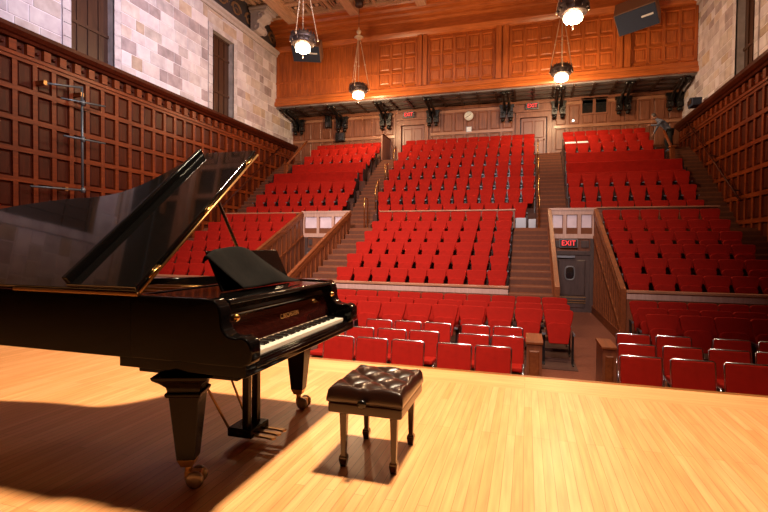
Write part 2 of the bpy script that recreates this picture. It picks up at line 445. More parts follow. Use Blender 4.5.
# string course, painted frieze above the stone
for (xs, sg, nm, zt) in ((XL, 1, 'left', 11.95), (XR, -1, 'right', 12.1)):
    X = lambda d: xs+sg*d
    mb = MB(); mb.prism([(X(-.1), zt), (X(.10), zt), (X(.14), zt+.10), (X(.24), zt+.16), (X(.26), zt+.26), (X(-.1), zt+.30)], -4.9, 24.6, 'y')
    mb.build('trim_cornice_'+nm, M['stone_plain'], kind='structure')
    mb = MB(); mb.box((X(-.05), -4.9, zt+.28), (X(-.2), YB, CZ))
    rnd = random.Random(5)
    mb.mat = 1
    y = 12.0
    while y < 24.0:
        for sx in (1, -1):
            pts = []
            for i in range(26):
                t = i/25*2.6*PI; r = .42*(1-i/30)
                pts.append((X(-.03), y+.5+sx*.0+r*math.cos(t)*sx, zt+.9+r*math.sin(t)*.9))
            mb.tube(pts, [.045*(1-i/40) for i in range(26)], 6)
        y += 1.15
    mb.build('wall_%s_frieze' % nm, [M['frieze'], M['frieze_gold']], kind='structure')

# white carved corbel on the left string course
def corbel(yc, nm_label):
    mb = MB(); x = XL+.07
    prof = [(.0, 0), (.34, .02), (.52, .16), (.50, .34), (.38, .40), (.42, .52), (.62, .60), (.80, .78), (.82, .94), (.0, .94)]
    mb.prism([(x+p, 12.26+q) for p, q in prof], yc-.36, yc+.36, 'y')
    mb.box((x, yc-.48, 13.18), (x+1.0, yc+.48, 13.30)); mb.box((x, yc-.54, 13.30), (x+1.08, yc+.54, 13.40))
    for s in (-1, 1):
        pts = []
        for i in range(22):
            t = i/21*2.8*PI; r = .21*(1-i/25)
            pts.append((x+.62+r*math.cos(t), yc+s*.38, 12.98+r*math.sin(t)))
        mb.tube(pts, .04, 6)
        pts = [(x+.38+.13*math.cos(t/10*2*PI), yc+s*.38, 12.42+.13*math.sin(t/10*2*PI)) for t in range(10)]
        mb.tube(pts, .035, 6, True)
    o = mb.build('corbel', M['stone_plain'], loc=(x, yc, 12.25), bevel=.02)
    return tag(o, nm_label, 'corbel')
corbel(22.0, 'white carved stone scroll corbel on the left wall ledge below the ceiling')

# ------------------------------------------------------------------ ceiling
mb = MB(); mb.mat = 1; mb.box((XL, -4.9, CZ), (XR, YB, CZ+.2)); mb.mat = 0
xs = XL+1.6; bx = []
while xs < XR: bx.append(xs); xs += 3.55
for x in bx:
    mb.box((x-.24, -4.9, CZ-.42), (x+.24, 23.3, CZ)); mb.box((x-.32, -4.9, CZ-.14), (x+.32, 23.3, CZ))
ys = 23.1
while ys > 6:
    mb.box((XL, ys-.09, CZ-.16), (XR, ys+.09, CZ)); ys -= 1.18
for x in [XL+1.6-3.55]+bx[:-1]:
    for k in (1, 2): mb.box((x+3.55*k/3-.07, 6, CZ-.15), (x+3.55*k/3+.07, 23.3, CZ))
    for k in range(3):
        cx = x+3.55*(k+.5)/3; y = 23.1-.59
        while y > 8:
            mb.mat = 0; h = .40
            for r0, r1, zz in ((.40, .33, .09), (.28, .22, .06)):
                for s in (-1, 1):
                    mb.box((cx+s*r0, y-r0, CZ-zz), (cx+s*r1, y+r0, CZ)); mb.box((cx-r0, y+s*r0, CZ-zz), (cx+r0, y+s*r1, CZ))
            mb.lathe([(.001, -.10), (.08, -.08), (.11, -.03), (.12, 0)], (cx, y, CZ), 8)
            y -= 1.18
mb.build('ceiling', [M['ceiling'], M['ceiling_dark']], kind='structure')
# cornice between ceiling and gallery
mb = MB()
st = [(24.45, 12.9), (24.28, 12.95), (24.22, 13.02), (24.22, 13.12), (24.05, 13.16), (23.98, 13.26), (23.72, 13.30), (23.66, 13.42), (23.40, 13.46), (23.32, 13.6), (24.45, 13.6)]
mb.prism(st, XL, XR, 'x'); mb.build('trim_ceiling_cornice', M['gallery_rail'], kind='structure')

# ------------------------------------------------------------------ gallery front with panels
mb = MB()
mb.mat = 0; mb.box((XL, GY, 9.15), (XR, GY+.25, 13.3))
def gpanels(x0, x1, n, zs):
    w = (x1-x0)/n
    for i in range(n+1):
        x = x0+w*i; mb.mat = 0; mb.box((x-.055, GY-.05, zs[-1]), (x+.055, GY, zs[0]))
    for a in range(n):
        for z in zs:
            mb.mat = 1
            xa, xb = x0+w*a+.06, x0+w*(a+1)-.06
            mb.add([(xa, GY, z-.07), (xb, GY, z-.07), (xb, GY, z+.10), (xa, GY, z+.10), (xa, GY-.075, z-.05), (xb, GY-.075, z-.05), (xb, GY-.03, z+.06), (xa, GY-.03, z+.06)],
                   [(0,3,2,1),(4,5,6,7),(0,1,5,4),(1,2,6,5),(2,3,7,6),(3,0,4,7)])
        for z0, z1 in zip(zs[1:], zs[:-1]):
            mb.mat = 0; mb.fbox((x0+w*a+.10, GY, z0+.14), (x0+w*(a+1)-.10, GY-.025, z1-.11), -1, 'y', .04)
ZS = [12.0, 11.22, 10.45, 9.72]
gpanels(-5.02, -1.72, 5, ZS); gpanels(-.93, 3.72, 7, ZS); gpanels(4.5, XR-.1, 4, ZS); gpanels(-7.75, -5.68, 3, ZS)
# plainer close-boarded bay at the left
x = XL+.15
while x < -7.9:
    mb.mat = 0; mb.box((x-.05, GY-.04, 9.75), (x+.05, GY, 12.1)); x += .37
for z in (10.45, 12.1): mb.mat = 0; mb.box((XL, GY-.05, z-.05), (-7.85, GY, z+.05))
for xa, xb in ((-5.62, -5.08), (-1.66, -.99), (3.78, 4.44)):
    mb.mat = 0
    w = (xb-xa)
    for k in (0, 1): mb.box((xa+w*(.05+.5*k), GY-.14, 9.6), (xa+w*(.45+.5*k), GY, 12.2))
mb.mat = 1
mb.prism([(GY+.02, 9.12), (GY-.20, 9.12), (GY-.24, 9.2), (GY-.20, 9.36), (GY-.12, 9.40), (GY-.10, 9.58), (GY, 9.62), (GY+.02, 9.62)], XL, XR, 'x')
mb.prism([(GY+.02, 12.15), (GY-.10, 12.18), (GY-.16, 12.30), (GY-.22, 12.40), (GY-.22, 12.46), (GY, 12.5), (GY+.02, 12.5)], XL, XR, 'x')
mb.box((XL, GY-.06, 12.5), (XR, GY, 12.92))
gal = mb.build('gallery_front', [M['gallery_wood'], M['gallery_rail']], kind='structure')
# soffit below the gallery
mb = MB(); mb.mat = 0; mb.box((XL, GY, 9.05), (XR, YB, 9.13)); mb.mat = 1
x = XL+.3
while x < XR: mb.box((x-.05, GY, 8.99), (x+.05, YB, 9.06)); x += .92
for y in (24.75, 25.4, 26.05): mb.box((XL, y-.04, 9.0), (XR, y+.04, 9.06))
mb.build('gallery_soffit', [M['soffit'], M['soffit_rib']], kind='structure')
# black scroll brackets carrying the gallery
def bracket(x, label):
    r = empty('scroll_bracket', (x, YB-.1, 7.9), label, 'bracket', 'black scroll brackets under the gallery')
    for s in (-.2, .2):
        mb = MB(); pts = []
        for i in range(17):
            t = i/16; pts.append((x+s*.6, YB-.15-1.75*t, 8.40+.62*math.sin(t*PI/2)+.10*math.sin(t*2*PI)))
        mb.tube(pts, [.10-.03*abs(math.sin(i/16*PI)) for i in range(17)], 8)
        mb.build('arm', M['bracket'], r)
    mb = MB()
    for s in (-.2, .2):
        for z in (8.58, 8.28):
            mb.box((x+s-.13, YB-.36, z-.13), (x+s+.13, YB-.1, z+.13))
            mb.lathe([(.001, -.24), (.09, -.2), (.12, -.12), (.07, -.06), (.001, 0)], (x+s, YB-.28, z-.12), 10)
    mb.box((x-.38, YB-.3, 8.72), (x+.38, YB-.1, 8.84))
    mb.build('corbel_block', M['bracket'], r)
for x, lb in ((-13.4, 'black scroll bracket under the gallery beside the left stone wall'),
              (-10.6, 'black scroll bracket under the gallery, second from the left wall'),
              (-7.9, 'black scroll bracket just left of the left rear door'),
              (-5.15, 'black scroll bracket just right of the left rear door'),
              (-1.15, 'black scroll bracket just left of the right rear door'),
              (1.45, 'black scroll bracket just right of the right rear door'),
              (4.5, 'black scroll bracket right of the two small dark rear windows'),
              (6.75, 'black scroll bracket under the gallery beside the right stone wall')):
    bracket(x, lb)

# ------------------------------------------------------------------ rear wall
DZ = UPT[7]
DOORS = [(-6.95, -5.70), (-.40, .86)]
mb = MB()
mb.mat = 0
cuts = [XL, -7.0, -5.65, -.45, .90, XR]
for a, b in ((cuts[0], cuts[1]), (cuts[2], cuts[3]), (cuts[4], cuts[5])): mb.box((a, YB, AZ), (b, YB+.3, 9.2))
for a, b in ((cuts[1], cuts[2]), (cuts[3], cuts[4])): mb.box((a, YB, 8.12), (b, YB+.3, 9.2)); mb.box((a, YB, AZ), (b, YB+.3, DZ))
def rpanel(x0, x1):
    n = max(1, round((x1-x0)/.66)); w = (x1-x0)/n
    for i in range(n+1): mb.mat = 0; mb.box((x0+w*i-.05, YB-.05, DZ), (x0+w*i+.05, YB, 9.0))
    for i in range(n):
        for za, zb in ((7.66, 8.62), (6.35, 7.42)): mb.mat = 0; mb.fbox((x0+w*i+.09, YB, za), (x0+w*(i+1)-.09, YB-.03, zb), -1, 'y', .04)
    mb.mat = 1
    for z in (7.54, 8.74): mb.box((x0, YB-.07, z-.07), (x1, YB, z+.07))
rpanel(XL, -7.4); rpanel(-5.3, -.8); rpanel(1.25, XR)
mb.mat = 0; mb.box((XL, YB-.1, 8.85), (XR, YB, 9.0))
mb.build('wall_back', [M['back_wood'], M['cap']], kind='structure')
for i, (a, b) in enumerate(DOORS):
    mb = MB(); mb.mat = 0
    for x in (a-.28, b+.05): mb.box((x, YB-.12, DZ), (x+.23, YB, 8.35))
    mb.box((a-.28, YB-.14, 8.12), (b+.28, YB, 8.40)); mb.box((a-.34, YB-.2, 8.40), (b+.34, YB, 8.50))
    mb.build('trim_door_%d' % (i+3), M['back_wood'], kind='structure', bevel=.01)
    r = empty('door_%d' % (i+3), ((a+b)/2, YB, DZ)); r['kind'] = 'structure'
    mb = MB(); mb.box((a, YB+.02, DZ), (b, YB+.08, 8.12))
    for z0, z1 in ((DZ+.2, 6.9), (7.05, 7.95)):
        for k in (0, 1): mb.fbox((a+.1+.58*k, YB+.02, z0), (a+.58+.58*k, YB-.005, z1), -1, 'y', .04)
    mb.build('door_leaf', M['rear_door'], r)
    mb = MB(); mb.lathe([(.001, -.04), (.04, -.02), (.04, .02), (.001, .04)], (b-.1, YB-.04, DZ+1.0), 10)
    mb.build('door_knob', M['brass'], r)

def text_obj(txt, size, mat, loc, rot, parent, ext=.006, name='lettering', xs=1.):
    cu = D.curves.new(name, 'FONT'); cu.body = txt; cu.size = size; cu.extrude = ext; cu.align_x = 'CENTER'; cu.align_y = 'CENTER'
    cu.offset = 0
    o = D.objects.new(name, cu); COL.objects.link(o)
    dg = bpy.context.evaluated_depsgraph_get(); me = D.meshes.new_from_object(o.evaluated_get(dg))
    D.objects.remove(o); D.curves.remove(cu)
    me.transform(Matrix.LocRotScale(Vector(loc)-root_of(parent), Euler(rot), Vector((xs, 1, 1))))
    me.materials.clear(); me.materials.append(mat)
    for p in me.polygons: p.material_index = 0
    o = D.objects.new(name, me); COL.objects.link(o); o.parent = parent
    return o
def exit_sign(x, y, z, w, h, label, red_face=False):
    r = empty('exit_sign', (x, y, z-h/2), label, 'sign', 'exit signs')
    mb = MB(); mb.box((x-w/2-.02, y-.07, z-h/2-.02), (x+w/2+.02, y-.001, z+h/2+.02)); mb.build('housing', M['sign_frame'], r, bevel=.006)
    mb = MB(); mb.box((x-w/2, y-.078, z-h/2), (x+w/2, y-.07, z+h/2)); mb.build('face', M['sign_black'], r)
    text_obj('EXIT', h*.98, M['sign_red'], (x, y-.082, z), (PI/2, 0, 0), r, xs=w/h*.42)
    return r
exit_sign(1.40, 17.93, 1.43, .56, .26, 'lit red EXIT sign over the grey exit door in the right passage')
exit_sign(-6.55, YB-.14, 8.70, .60, .30, 'red EXIT sign above the left rear door under the gallery')
exit_sign(.15, YB-.14, 8.70, .60, .30, 'red EXIT sign above the right rear door under the gallery')

def wall_clock():
    c = (-3.17, YB-.08, 8.42)
    r = empty('wall_clock', c, 'round white clock on the rear wall panelling below the gallery', 'clock')
    mb = MB(); mb.T = Matrix.Translation(c) @ Matrix.Rotation(PI/2, 4, 'X')
    mb.lathe([(.001, -.01), (.27, -.01), (.29, .02), (.27, .05), (.25, .04), (.001, .04)], (0, 0, 0), 32); mb.build('case', M['back_wood'], r)
    mb = MB(); mb.T = Matrix.Translation(c) @ Matrix.Rotation(PI/2, 4, 'X')
    mb.lathe([(.001, .045), (.245, .045), (.245, .05), (.001, .05)], (0, 0, 0), 32); mb.build('dial', M['clock_face'], r)
    for a, l, nm in ((.9, .12, 'hour_hand'), (-2.0, .19, 'minute_hand')):
        mb = MB(); mb.tube([(c[0], c[1]-.055, c[2]), (c[0]+l*math.sin(a), c[1]-.055, c[2]+l*math.cos(a))], .012, 6); mb.build(nm, M['sign_black'], r)
wall_clock()
def thing_box(name, a, b, mat, label, cat, bevel=.01):
    mb = MB(); c = ((a[0]+b[0])/2, (a[1]+b[1])/2, min(a[2], b[2])); mb.box(a, b)
    return tag(mb.build(name, mat, loc=c, bevel=bevel), label, cat)
def notice():
    r = empty('wall_notice', (-3.16, YB-.05, 7.58), 'small white square notice on the rear wall below the clock', 'notice')
    mb = MB(); mb.box((-3.28, YB-.085, 7.58), (-3.04, YB-.07, 7.82)); mb.build('sheet', M['paper'], r)
    mb = MB(); mb.box((-3.31, YB-.072, 7.55), (-3.01, YB-.05, 7.85)); mb.build('mount', M['grey_metal'], r)
notice()
for k, (xa, xb, lb) in enumerate(((2.60, 3.10, 'left of the two'), (3.24, 3.74, 'right of the two'))):
    r = empty('window_%d' % (20+k), ((xa+xb)/2, YB, 8.17)); r['kind'] = 'structure'
    mb = MB(); mb.box((xa, YB-.07, 8.16), (xb, YB-.045, 8.86)); mb.build('pane', M['glass_dark'], r)
    mb = MB()
    for a, b in (((xa-.06, 8.08), (xa, 8.94)), ((xb, 8.08), (xb+.06, 8.94)), ((xa, 8.08), (xb, 8.16)), ((xa, 8.86), (xb, 8.94))): mb.box((a[0], YB-.1, a[1]), (b[0], YB-.04, b[1]))
    mb.build('window_frame', M['back_wood'], r)
def wall_box(x0, x1, z0, z1, lb):
    r = empty('wall_speaker', ((x0+x1)/2, YB-.05, z0), lb, 'speaker')
    mb = MB(); mb.box((x0, YB-.33, z0), (x1, YB-.075, z1)); mb.build('cabinet', M['sign_black'], r, bevel=.02)
    mb = MB(); mb.box((x0+.05, YB-.345, z0+.05), (x1-.05, YB-.33, z1-.05)); mb.build('grille', M['glass_dark'], r, bevel=.01)
wall_box(-11.65, -11.28, 8.25, 8.95, 'small dark wall speaker high between the two leftmost gallery brackets')
wall_box(-10.98, -10.42, 7.42, 7.92, 'dark square wall speaker below the second gallery bracket from the left')
# small round lamp on the rear wall
def small_lamp():
    c = (2.18, YB-.1, 7.82)
    r = empty('night_light', c, 'tiny round white light on the rear wall right of the right door', 'lamp')
    mb = MB(); mb.lathe([(.001, -.06), (.05, -.04), (.06, 0), (.05, .04), (.001, .06)], c, 12); mb.build('globe', simple('small lit globe', (1, 1, 1), .4, emit=(1, .95, .85), es=2.5), r)
    mb = MB(); mb.box((c[0]-.05, YB-.06, c[2]-.05), (c[0]+.05, YB-.03, c[2]+.05)); mb.build('socket', M['grey_metal'], r)
small_lamp()

# ------------------------------------------------------------------ barriers of the cross aisle and the passages
def barrier(nm, x0, x1, y, z0, ztop, thick=.12, facemat='barrier', panels=True):
    mb = MB(); mb.mat = 0; mb.box((x0, y, z0), (x1, y+thick, ztop-.05))
    if panels:
        n = max(1, round((x1-x0)/.62)); w = (x1-x0)/n
        for i in range(n): mb.fbox((x0+w*i+.08, y, max(z0, ztop-1.2)+.12), (x0+w*(i+1)-.08, y-.025, ztop-.2), -1, 'y', .03)
    mb.mat = 1; mb.box((x0-.02, y-.05, ztop-.05), (x1+.02, y+thick+.05, ztop))
    return mb.build(nm, [M[facemat], M['cap']], kind='structure', bevel=.008)
barrier('aisle_barrier_centre', -5.60, -.44, 18.0, LOWT[5], 2.66)
barrier('aisle_barrier_right', 2.30, 5.98, 18.0, LOWT[5], 2.70)
barrier('aisle_barrier_left', -12.72, -9.0, 18.0, LOWT[5], 2.64)
def front_barrier(nm, x0, x1):
    mb = MB(); mb.mat = 0; mb.box((x0, 12.70, FZ), (x1, 12.79, .16))
    n = max(1, round((x1-x0)/.8)); w = (x1-x0)/n
    for i in range(n): mb.fbox((x0+w*i+.08, 12.70, FZ+.2), (x0+w*(i+1)-.08, 12.68, -.05), -1, 'y', .03)
    mb.mat = 1; mb.box((x0, 12.685, .05), (x1, 12.70, .21))  # band of lit barrier wood, its brightness put into a paler colour
    mb.mat = 2; mb.box((x0-.01, 12.64, .21), (x1+.01, 12.84, .27))
    mb.build(nm, [M['barrier'], M['pale_frame'], M['cap']], kind='structure', bevel=.008)
front_barrier('front_barrier_centre', -5.57, -.45); front_barrier('front_barrier_right', 2.34, XR); front_barrier('front_barrier_left', XL, -9.06)
# sloping side walls of the two sunken passages
def passage_wall(nm, x, face, tall=True):
    """face: +1 the panels face +x; -1 face -x"""
    mb = MB(); y0, y1 = 12.80, 18.06; za, zb = .22, 2.60; th = .06
    sl = (zb-za)/(y1-y0); Z = lambda y: za+sl*(y-y0)
    mb.mat = 0; mb.prism([(y0, FZ), (y1, FZ), (y1, zb), (y0, za)], x, x+th, 'x')
    for sgn, xf in ((1, x+th), (-1, x)):
        y = y0+.15
        while y < y1-.25:
            for d in (.0,):
                mb.mat = 1
                mb.prism([(y-.035, FZ+.25), (y+.035, FZ+.25), (y+.035, Z(y)-.02), (y-.035, Z(y)-.02)], xf, xf+sgn*.035, 'x')
            y += .36
        mb.mat = 1; mb.prism([(y0, FZ), (y1, FZ), (y1, FZ+.25), (y0, FZ+.25)], xf, xf+sgn*.045, 'x')
        for zo in (-.95,):
            mb.prism([(y0, max(FZ+.25, za+zo)), (y1, zb+zo), (y1, zb+zo+.09), (y0, max(FZ+.25, za+zo)+.09)], xf, xf+sgn*.04, 'x')
        mb.prism([(y0, za-.14), (y1, zb-.14), (y1, zb), (y0, za)], xf, xf+sgn*.04, 'x')
    mb.mat = 2; mb.prism([(y0-.08, za-.02), (y1, zb), (y1, zb+.09), (y0-.08, za+.07)], x-.03, x+th+.03, 'x')
    mb.mat = 1; mb.box((x-.03, y0-.10, FZ), (x+th+.03, y0+.04, za+.02))
    mb.build(nm, [M['barrier'], M['rail'], M['rail']], kind='structure')
passage_wall('passage_wall_1', .72, 1); passage_wall('passage_wall_2', 2.24, -1)
passage_wall('passage_wall_3', -6.94, -1); passage_wall('passage_wall_4', -9.02, 1)
# ends of the passages: pale three-panel screen above, door below
def passage_end(nm, x0, x1, left=False):
    y = 18.0
    mb = MB(); mb.mat = 1
    mb.box((x0, y+.03, FZ), (x1, y+.1, 2.64)); mb.mat = 0
    mb.box((x0-.06, y-.05, 2.60), (x1+.06, y+.15, 2.68))
    n = 3; w = (x1-x0)/n
    for i in range(n+1):
        a = x0+w*i; mb.box((max(x0, a-.055), y-.03, 1.76), (min(x1, a+.055), y+.03, 2.44))
    mb.box((x0, y-.03, 2.44), (x1, y+.03, 2.60)); mb.box((x0, y-.03, 1.60), (x1, y+.03, 1.76))
    mb.mat = 2
    for i in range(n): mb.fbox((x0+w*i+.075, y+.03, 1.765), (x0+w*(i+1)-.075, y+.01, 2.435), -1, 'y', .02)
    mb.build(nm, [M['pale_frame'], M['barrier'], M['pale_panel']], kind='structure', bevel=.004)
passage_end('passage_screen_right', .79, 2.23); passage_end('passage_screen_left', -8.95, -6.95)
def exit_door(idx, x0, x1):
    y = 18.0; zt = 1.02
    mb = MB()
    for a, b in ((x0-.12, x0), (x1, x1+.12)): mb.box((a, y-.05, FZ), (b, y+.04, 1.6))
    mb.box((x0, y-.05, zt), (x1, y+.04, zt+.14))
    for a, b in ((x0+.04, x0+.2), (x1-.3, x1-.04)): mb.box((a, y-.02, zt+.26), (b, y+.04, zt+.5))
    mb.build('trim_exit_%d' % idx, M['door'], kind='structure', bevel=.006)
    r = empty('door_%d' % idx, ((x0+x1)/2, y, FZ)); r['kind'] = 'structure'
    mb = MB(); mb.box((x0, y-.01, FZ), (x1, y+.03, zt))
    cx = (x0+x1)/2
    mb.fbox((x0+.14, y-.01, -.42), (x1-.14, y-.035, .84), -1, 'y', .03)
    for z in (FZ+.14, FZ+.36): mb.fbox((x0+.14, y-.01, z), (x1-.14, y-.035, z+.17), -1, 'y', .03)
    mb.build('door_leaf', M['door'], r)
    mb = MB(); pl = []
    for i in range(24):
        t = 2*PI*i/24; sx = math.copysign(abs(math.cos(t))**.6, math.cos(t)); sz = math.copysign(abs(math.sin(t))**.6, math.sin(t))
        pl.append((cx-.06+.155*sx, .38+.235*sz))
    mb.prism(pl, y-.05, y-.036, 'y'); mb.build('door_window', M['glass_dark'], r)
    mb = MB(); mb.tube([(p[0], y-.05, p[1]) for p in pl], .022, 6, True); mb.build('door_window_rim', M['sign_frame'], r)
    mb = MB()
    for z in (-.48, -.60, FZ+.32): mb.box((x0+.12, y-.05, z), (x1-.12, y-.035, z+.025))
    mb.build('kick_strip', M['brass_dull'], r)
    mb = MB(); mb.box((x0+.02, y-.12, zt-.10), (x1-.5, y-.02, zt-.03)); mb.build('door_closer', M['steel_tip'], r)
exit_door(1, .93, 2.12); exit_door(2, -8.75, -7.2)

# ------------------------------------------------------------------ seats
def rounded_trap(wb, wt, h, r=.05, n=5):
    """outline in x,z; bottom width wb, top width wt, rounded top corners"""
    pts = [(-wb/2+.015, 0), (wb/2-.015, 0), (wb/2, .02)]
    cx, cz = wt/2-r, h-r
    for i in range(n+1):
        t = PI/2*i/n; pts.append((cx+r*math.cos(t), cz+r*math.sin(t)))
    pts.append((0, h+.006))
    for i in range(n+1):
        t = PI/2+PI/2*i/n; pts.append((-cx+r*math.cos(t), cz+r*math.sin(t)))
    pts.append((-wb/2, .02))
    return pts
def seat_outline(hb, hm, ht, zm, h, r, n=5):
    """half widths at the bottom, at zm and at the top"""
    R_ = [(hb-.02, 0), (hb, .02), (hm, zm), (ht, h-r)]
    R_ += [(ht-r+r*math.cos(PI/2*i/n), h-r+r*math.sin(PI/2*i/n)) for i in range(1, n+1)]
    return R_+[(0, h+.006)]+[(-x, z) for x, z in reversed(R_)]
def make_seat(width=.56):
    r = empty('theatre_seat', (0, 0, 0))
    mb = MB(); mb.T = Matrix.Translation((0, -.16, .50)) @ Matrix.Rotation(-.21, 4, 'X')
    mb.prism(seat_outline(.165, .256, .274, .36, .555, .06), -.035, .045, 'y')
    mb.build('backrest', M['velvet'], r, bevel=.018, seg=2)
    mb = MB(); mb.T = Matrix.Translation((0, -.215, .40)) @ Matrix.Rotation(-.16, 4, 'X')
    mb.prism(seat_outline(.182, .216, .224, .26, .40, .10), -.045, .045, 'y')
    mb.build('seat_pad', M['velvet'], r, bevel=.022, seg=2)
    for s in (-1, 1):
        mb = MB(); x = s*.262
        mb.prism([(-.05, 0), (-.34, 0), (-.34, .02), (-.26, .04), (-.23, .60), (-.08, .60), (-.08, .04)], x-.014, x+.014, 'x')
        mb.box((x-.017, -.38, .60), (x+.017, -.06, .635))
        o = mb.build('side_standard', M['black_steel'], r)
        mb = MB(); mb.box((x-.017, -.395, .595), (x+.017, -.375, .635)); mb.build('arm_cap', M['steel_tip'], o)
    return r
seat0 = make_seat(); seat_used = [False]
def put_seat(x, y, z, w, label, group):
    if not seat_used[0]: o = seat0; seat_used[0] = True
    else: o = copy_tree(seat0)
    o.location = (x, y+.03, z); o.scale = (w/.56, 1, 1); tag(o, label, 'seat', group); return o
for k in range(6):
    w = 5.04/9
    for i in range(9): put_seat(-5.53+w*(i+.5), LOWY[k], LOWT[k], w, 'red theatre seat, %s from left, %s row up of the lower centre block' % (ORD[i], ORD[k]) , 'lower centre block seats')
    w = 3.46/6
    for i in range(6): put_seat(2.42+w*(i+.5), LOWY[k], LOWT[k], w, 'red theatre seat, %s from left, %s row up of the lower right block' % (ORD[i], ORD[k]), 'lower right block seats')
    w = 3.6/6
    for i in range(6): put_seat(-12.66+w*(i+.5), LOWY[k], LOWT[k], w, 'red theatre seat, %s from left, %s row up of the lower left block' % (ORD[i], ORD[k]), 'lower left block seats')
far = []      # last two rows are past the count that is built singly
for k in range(8):
    rows = []
    if k == 0: rows.append(('upper centre block', -6.16, .56, 11))
    else: rows.append(('upper centre block', -6.43, .56, 12))
    if k in (0, 1, 2): rows += [('upper right block', 1.54, .56, 8), ('upper left block', -12.63, .607, 8)]
    if k >= 5: rows += [('upper right block', 1.60, .53, 7), ('upper left block', -11.72, .56, 7)]
    for blk, x0, w, n in rows:
        for i in range(n):
            x = x0+w*(i+.5)
            if k >= 6: far.append((x, UPY[k]+.03, UPT[k], w/.56))
            else: put_seat(x, UPY[k], UPT[k], w, 'red theatre seat, %s from left, %s row up of the %s' % (ORD[i], ORD[k], blk), blk+' seats')
# the two rows against the rear wall
fm = MB()
src = []
dg = bpy.context.evaluated_depsgraph_get()
for ch in [c for c in seat0.children]:
    src.append((ch, 0 if ch.name.startswith(('backrest', 'seat_pad')) else 1)); src += [(g, 2) for g in ch.children]
bpy.context.view_layer.update()
datas = []
for o, mi_ in src:
    e = o.evaluated_get(bpy.context.evaluated_depsgraph_get()); me = e.to_mesh()
    datas.append(([v.co.copy() for v in me.vertices], [tuple(p.vertices) for p in me.polygons], mi_)); e.to_mesh_clear()
for (x, y, z, sx) in far:
    for vs, fs, mi_ in datas:
        fm.mat = mi_; fm.add([(v.x*sx+x, v.y+y, v.z+z) for v in vs], fs, True)
fo = fm.build('theatre_seats', [M['velvet'], M['black_steel'], M['steel_tip']], loc=(-3, UPY[6], UPT[6]), fixn=False)
tag(fo, 'two rearmost rows of small red theatre seats against the back wall', 'seats', 'rearmost rows of seats'); fo['kind'] = 'stuff'
# front floor block
FRY = [10.0, 10.75, 11.5]; FRT = [-.985, -.96, -.90]
for k in range(3):
    mbx = None
    for i in range(12):
        x = .62-.565*i
        n_l = 'red theatre seat, %s from right, %s row of the front floor centre block' % (ORD[i], ORD[k])
        if x > -5.6: put_seat(x, FRY[k], FRT[k], .565, n_l, 'front floor centre seats')
    for i in range(5):
        x = 2.44+.56*i
        if k == 0 and i == 4: continue
        put_seat(x, FRY[k], FRT[k], .56, 'red theatre seat, %s from left, %s row of the front floor right block' % (ORD[i], ORD[k]), 'front floor right seats')
for k, (x0, x1, nm) in enumerate(((-5.6, .95, 'centre'), (2.1, XR, 'right'))):
    mb = MB(); mb.box((x0, 10.2, FZ), (x1, 10.88, FRT[1])); mb.box((x0, 10.88, FZ), (x1, 11.7, FRT[2])); mb.box((x0, 9.4, FZ), (x1, 10.2, FRT[0]))
    mb.build('floor_step_'+nm, M['tier'], kind='structure')

# ------------------------------------------------------------------ long upholstered benches
def bench_row(x0, x1, y, z, label, h=1.05, capw=0):
    r = empty('upholstered_bench', ((x0+x1)/2, y, z), label, 'bench', 'long red benches of the upper side blocks')
    mb = MB(); mb.prism([(y-.12, z+.40), (y-.02, z+.40), (y+.08, z+h), (y-.04, z+h)], x0, x1, 'x'); mb.build('backrest', M['velvet_flat'], r, bevel=.025)
    mb = MB(); mb.prism([(y-.52, z+.40), (y-.10, z+.38), (y-.10, z+.50), (y-.50, z+.53)], x0, x1, 'x'); mb.build('seat', M['velvet_flat'], r, bevel=.025)
    mb = MB(); mb.box((x0, y-.46, z), (x1, y-.42, z+.40)); mb.build('front_panel', M['velvet_flat'], r)
    for x in (x0-.02, x1+.02):
        mb = MB(); mb.prism([(y-.50, z), (y, z), (y+.07, z+h*.9), (y-.05, z+h*.9), (y-.14, z+.62), (y-.50, z+.62)], x-.02, x+.02, 'x'); mb.build('end_standard', M['black_steel'], r)
bench_row(-12.62, -8.0, UPY[3], UPT[3], 'long red upholstered bench in the upper left block, the nearer and longer one')
bench_row(-12.0, -7.86, UPY[4], UPT[4], 'long red upholstered bench in the upper left block, the farther and shorter one')
bench_row(1.56, 5.98, UPY[3], UPT[3], 'long red upholstered bench in the upper right block, the nearer and longer one')
bench_row(1.6, 5.52, UPY[4], UPT[4], 'long red upholstered bench in the upper right block, the farther and shorter one')

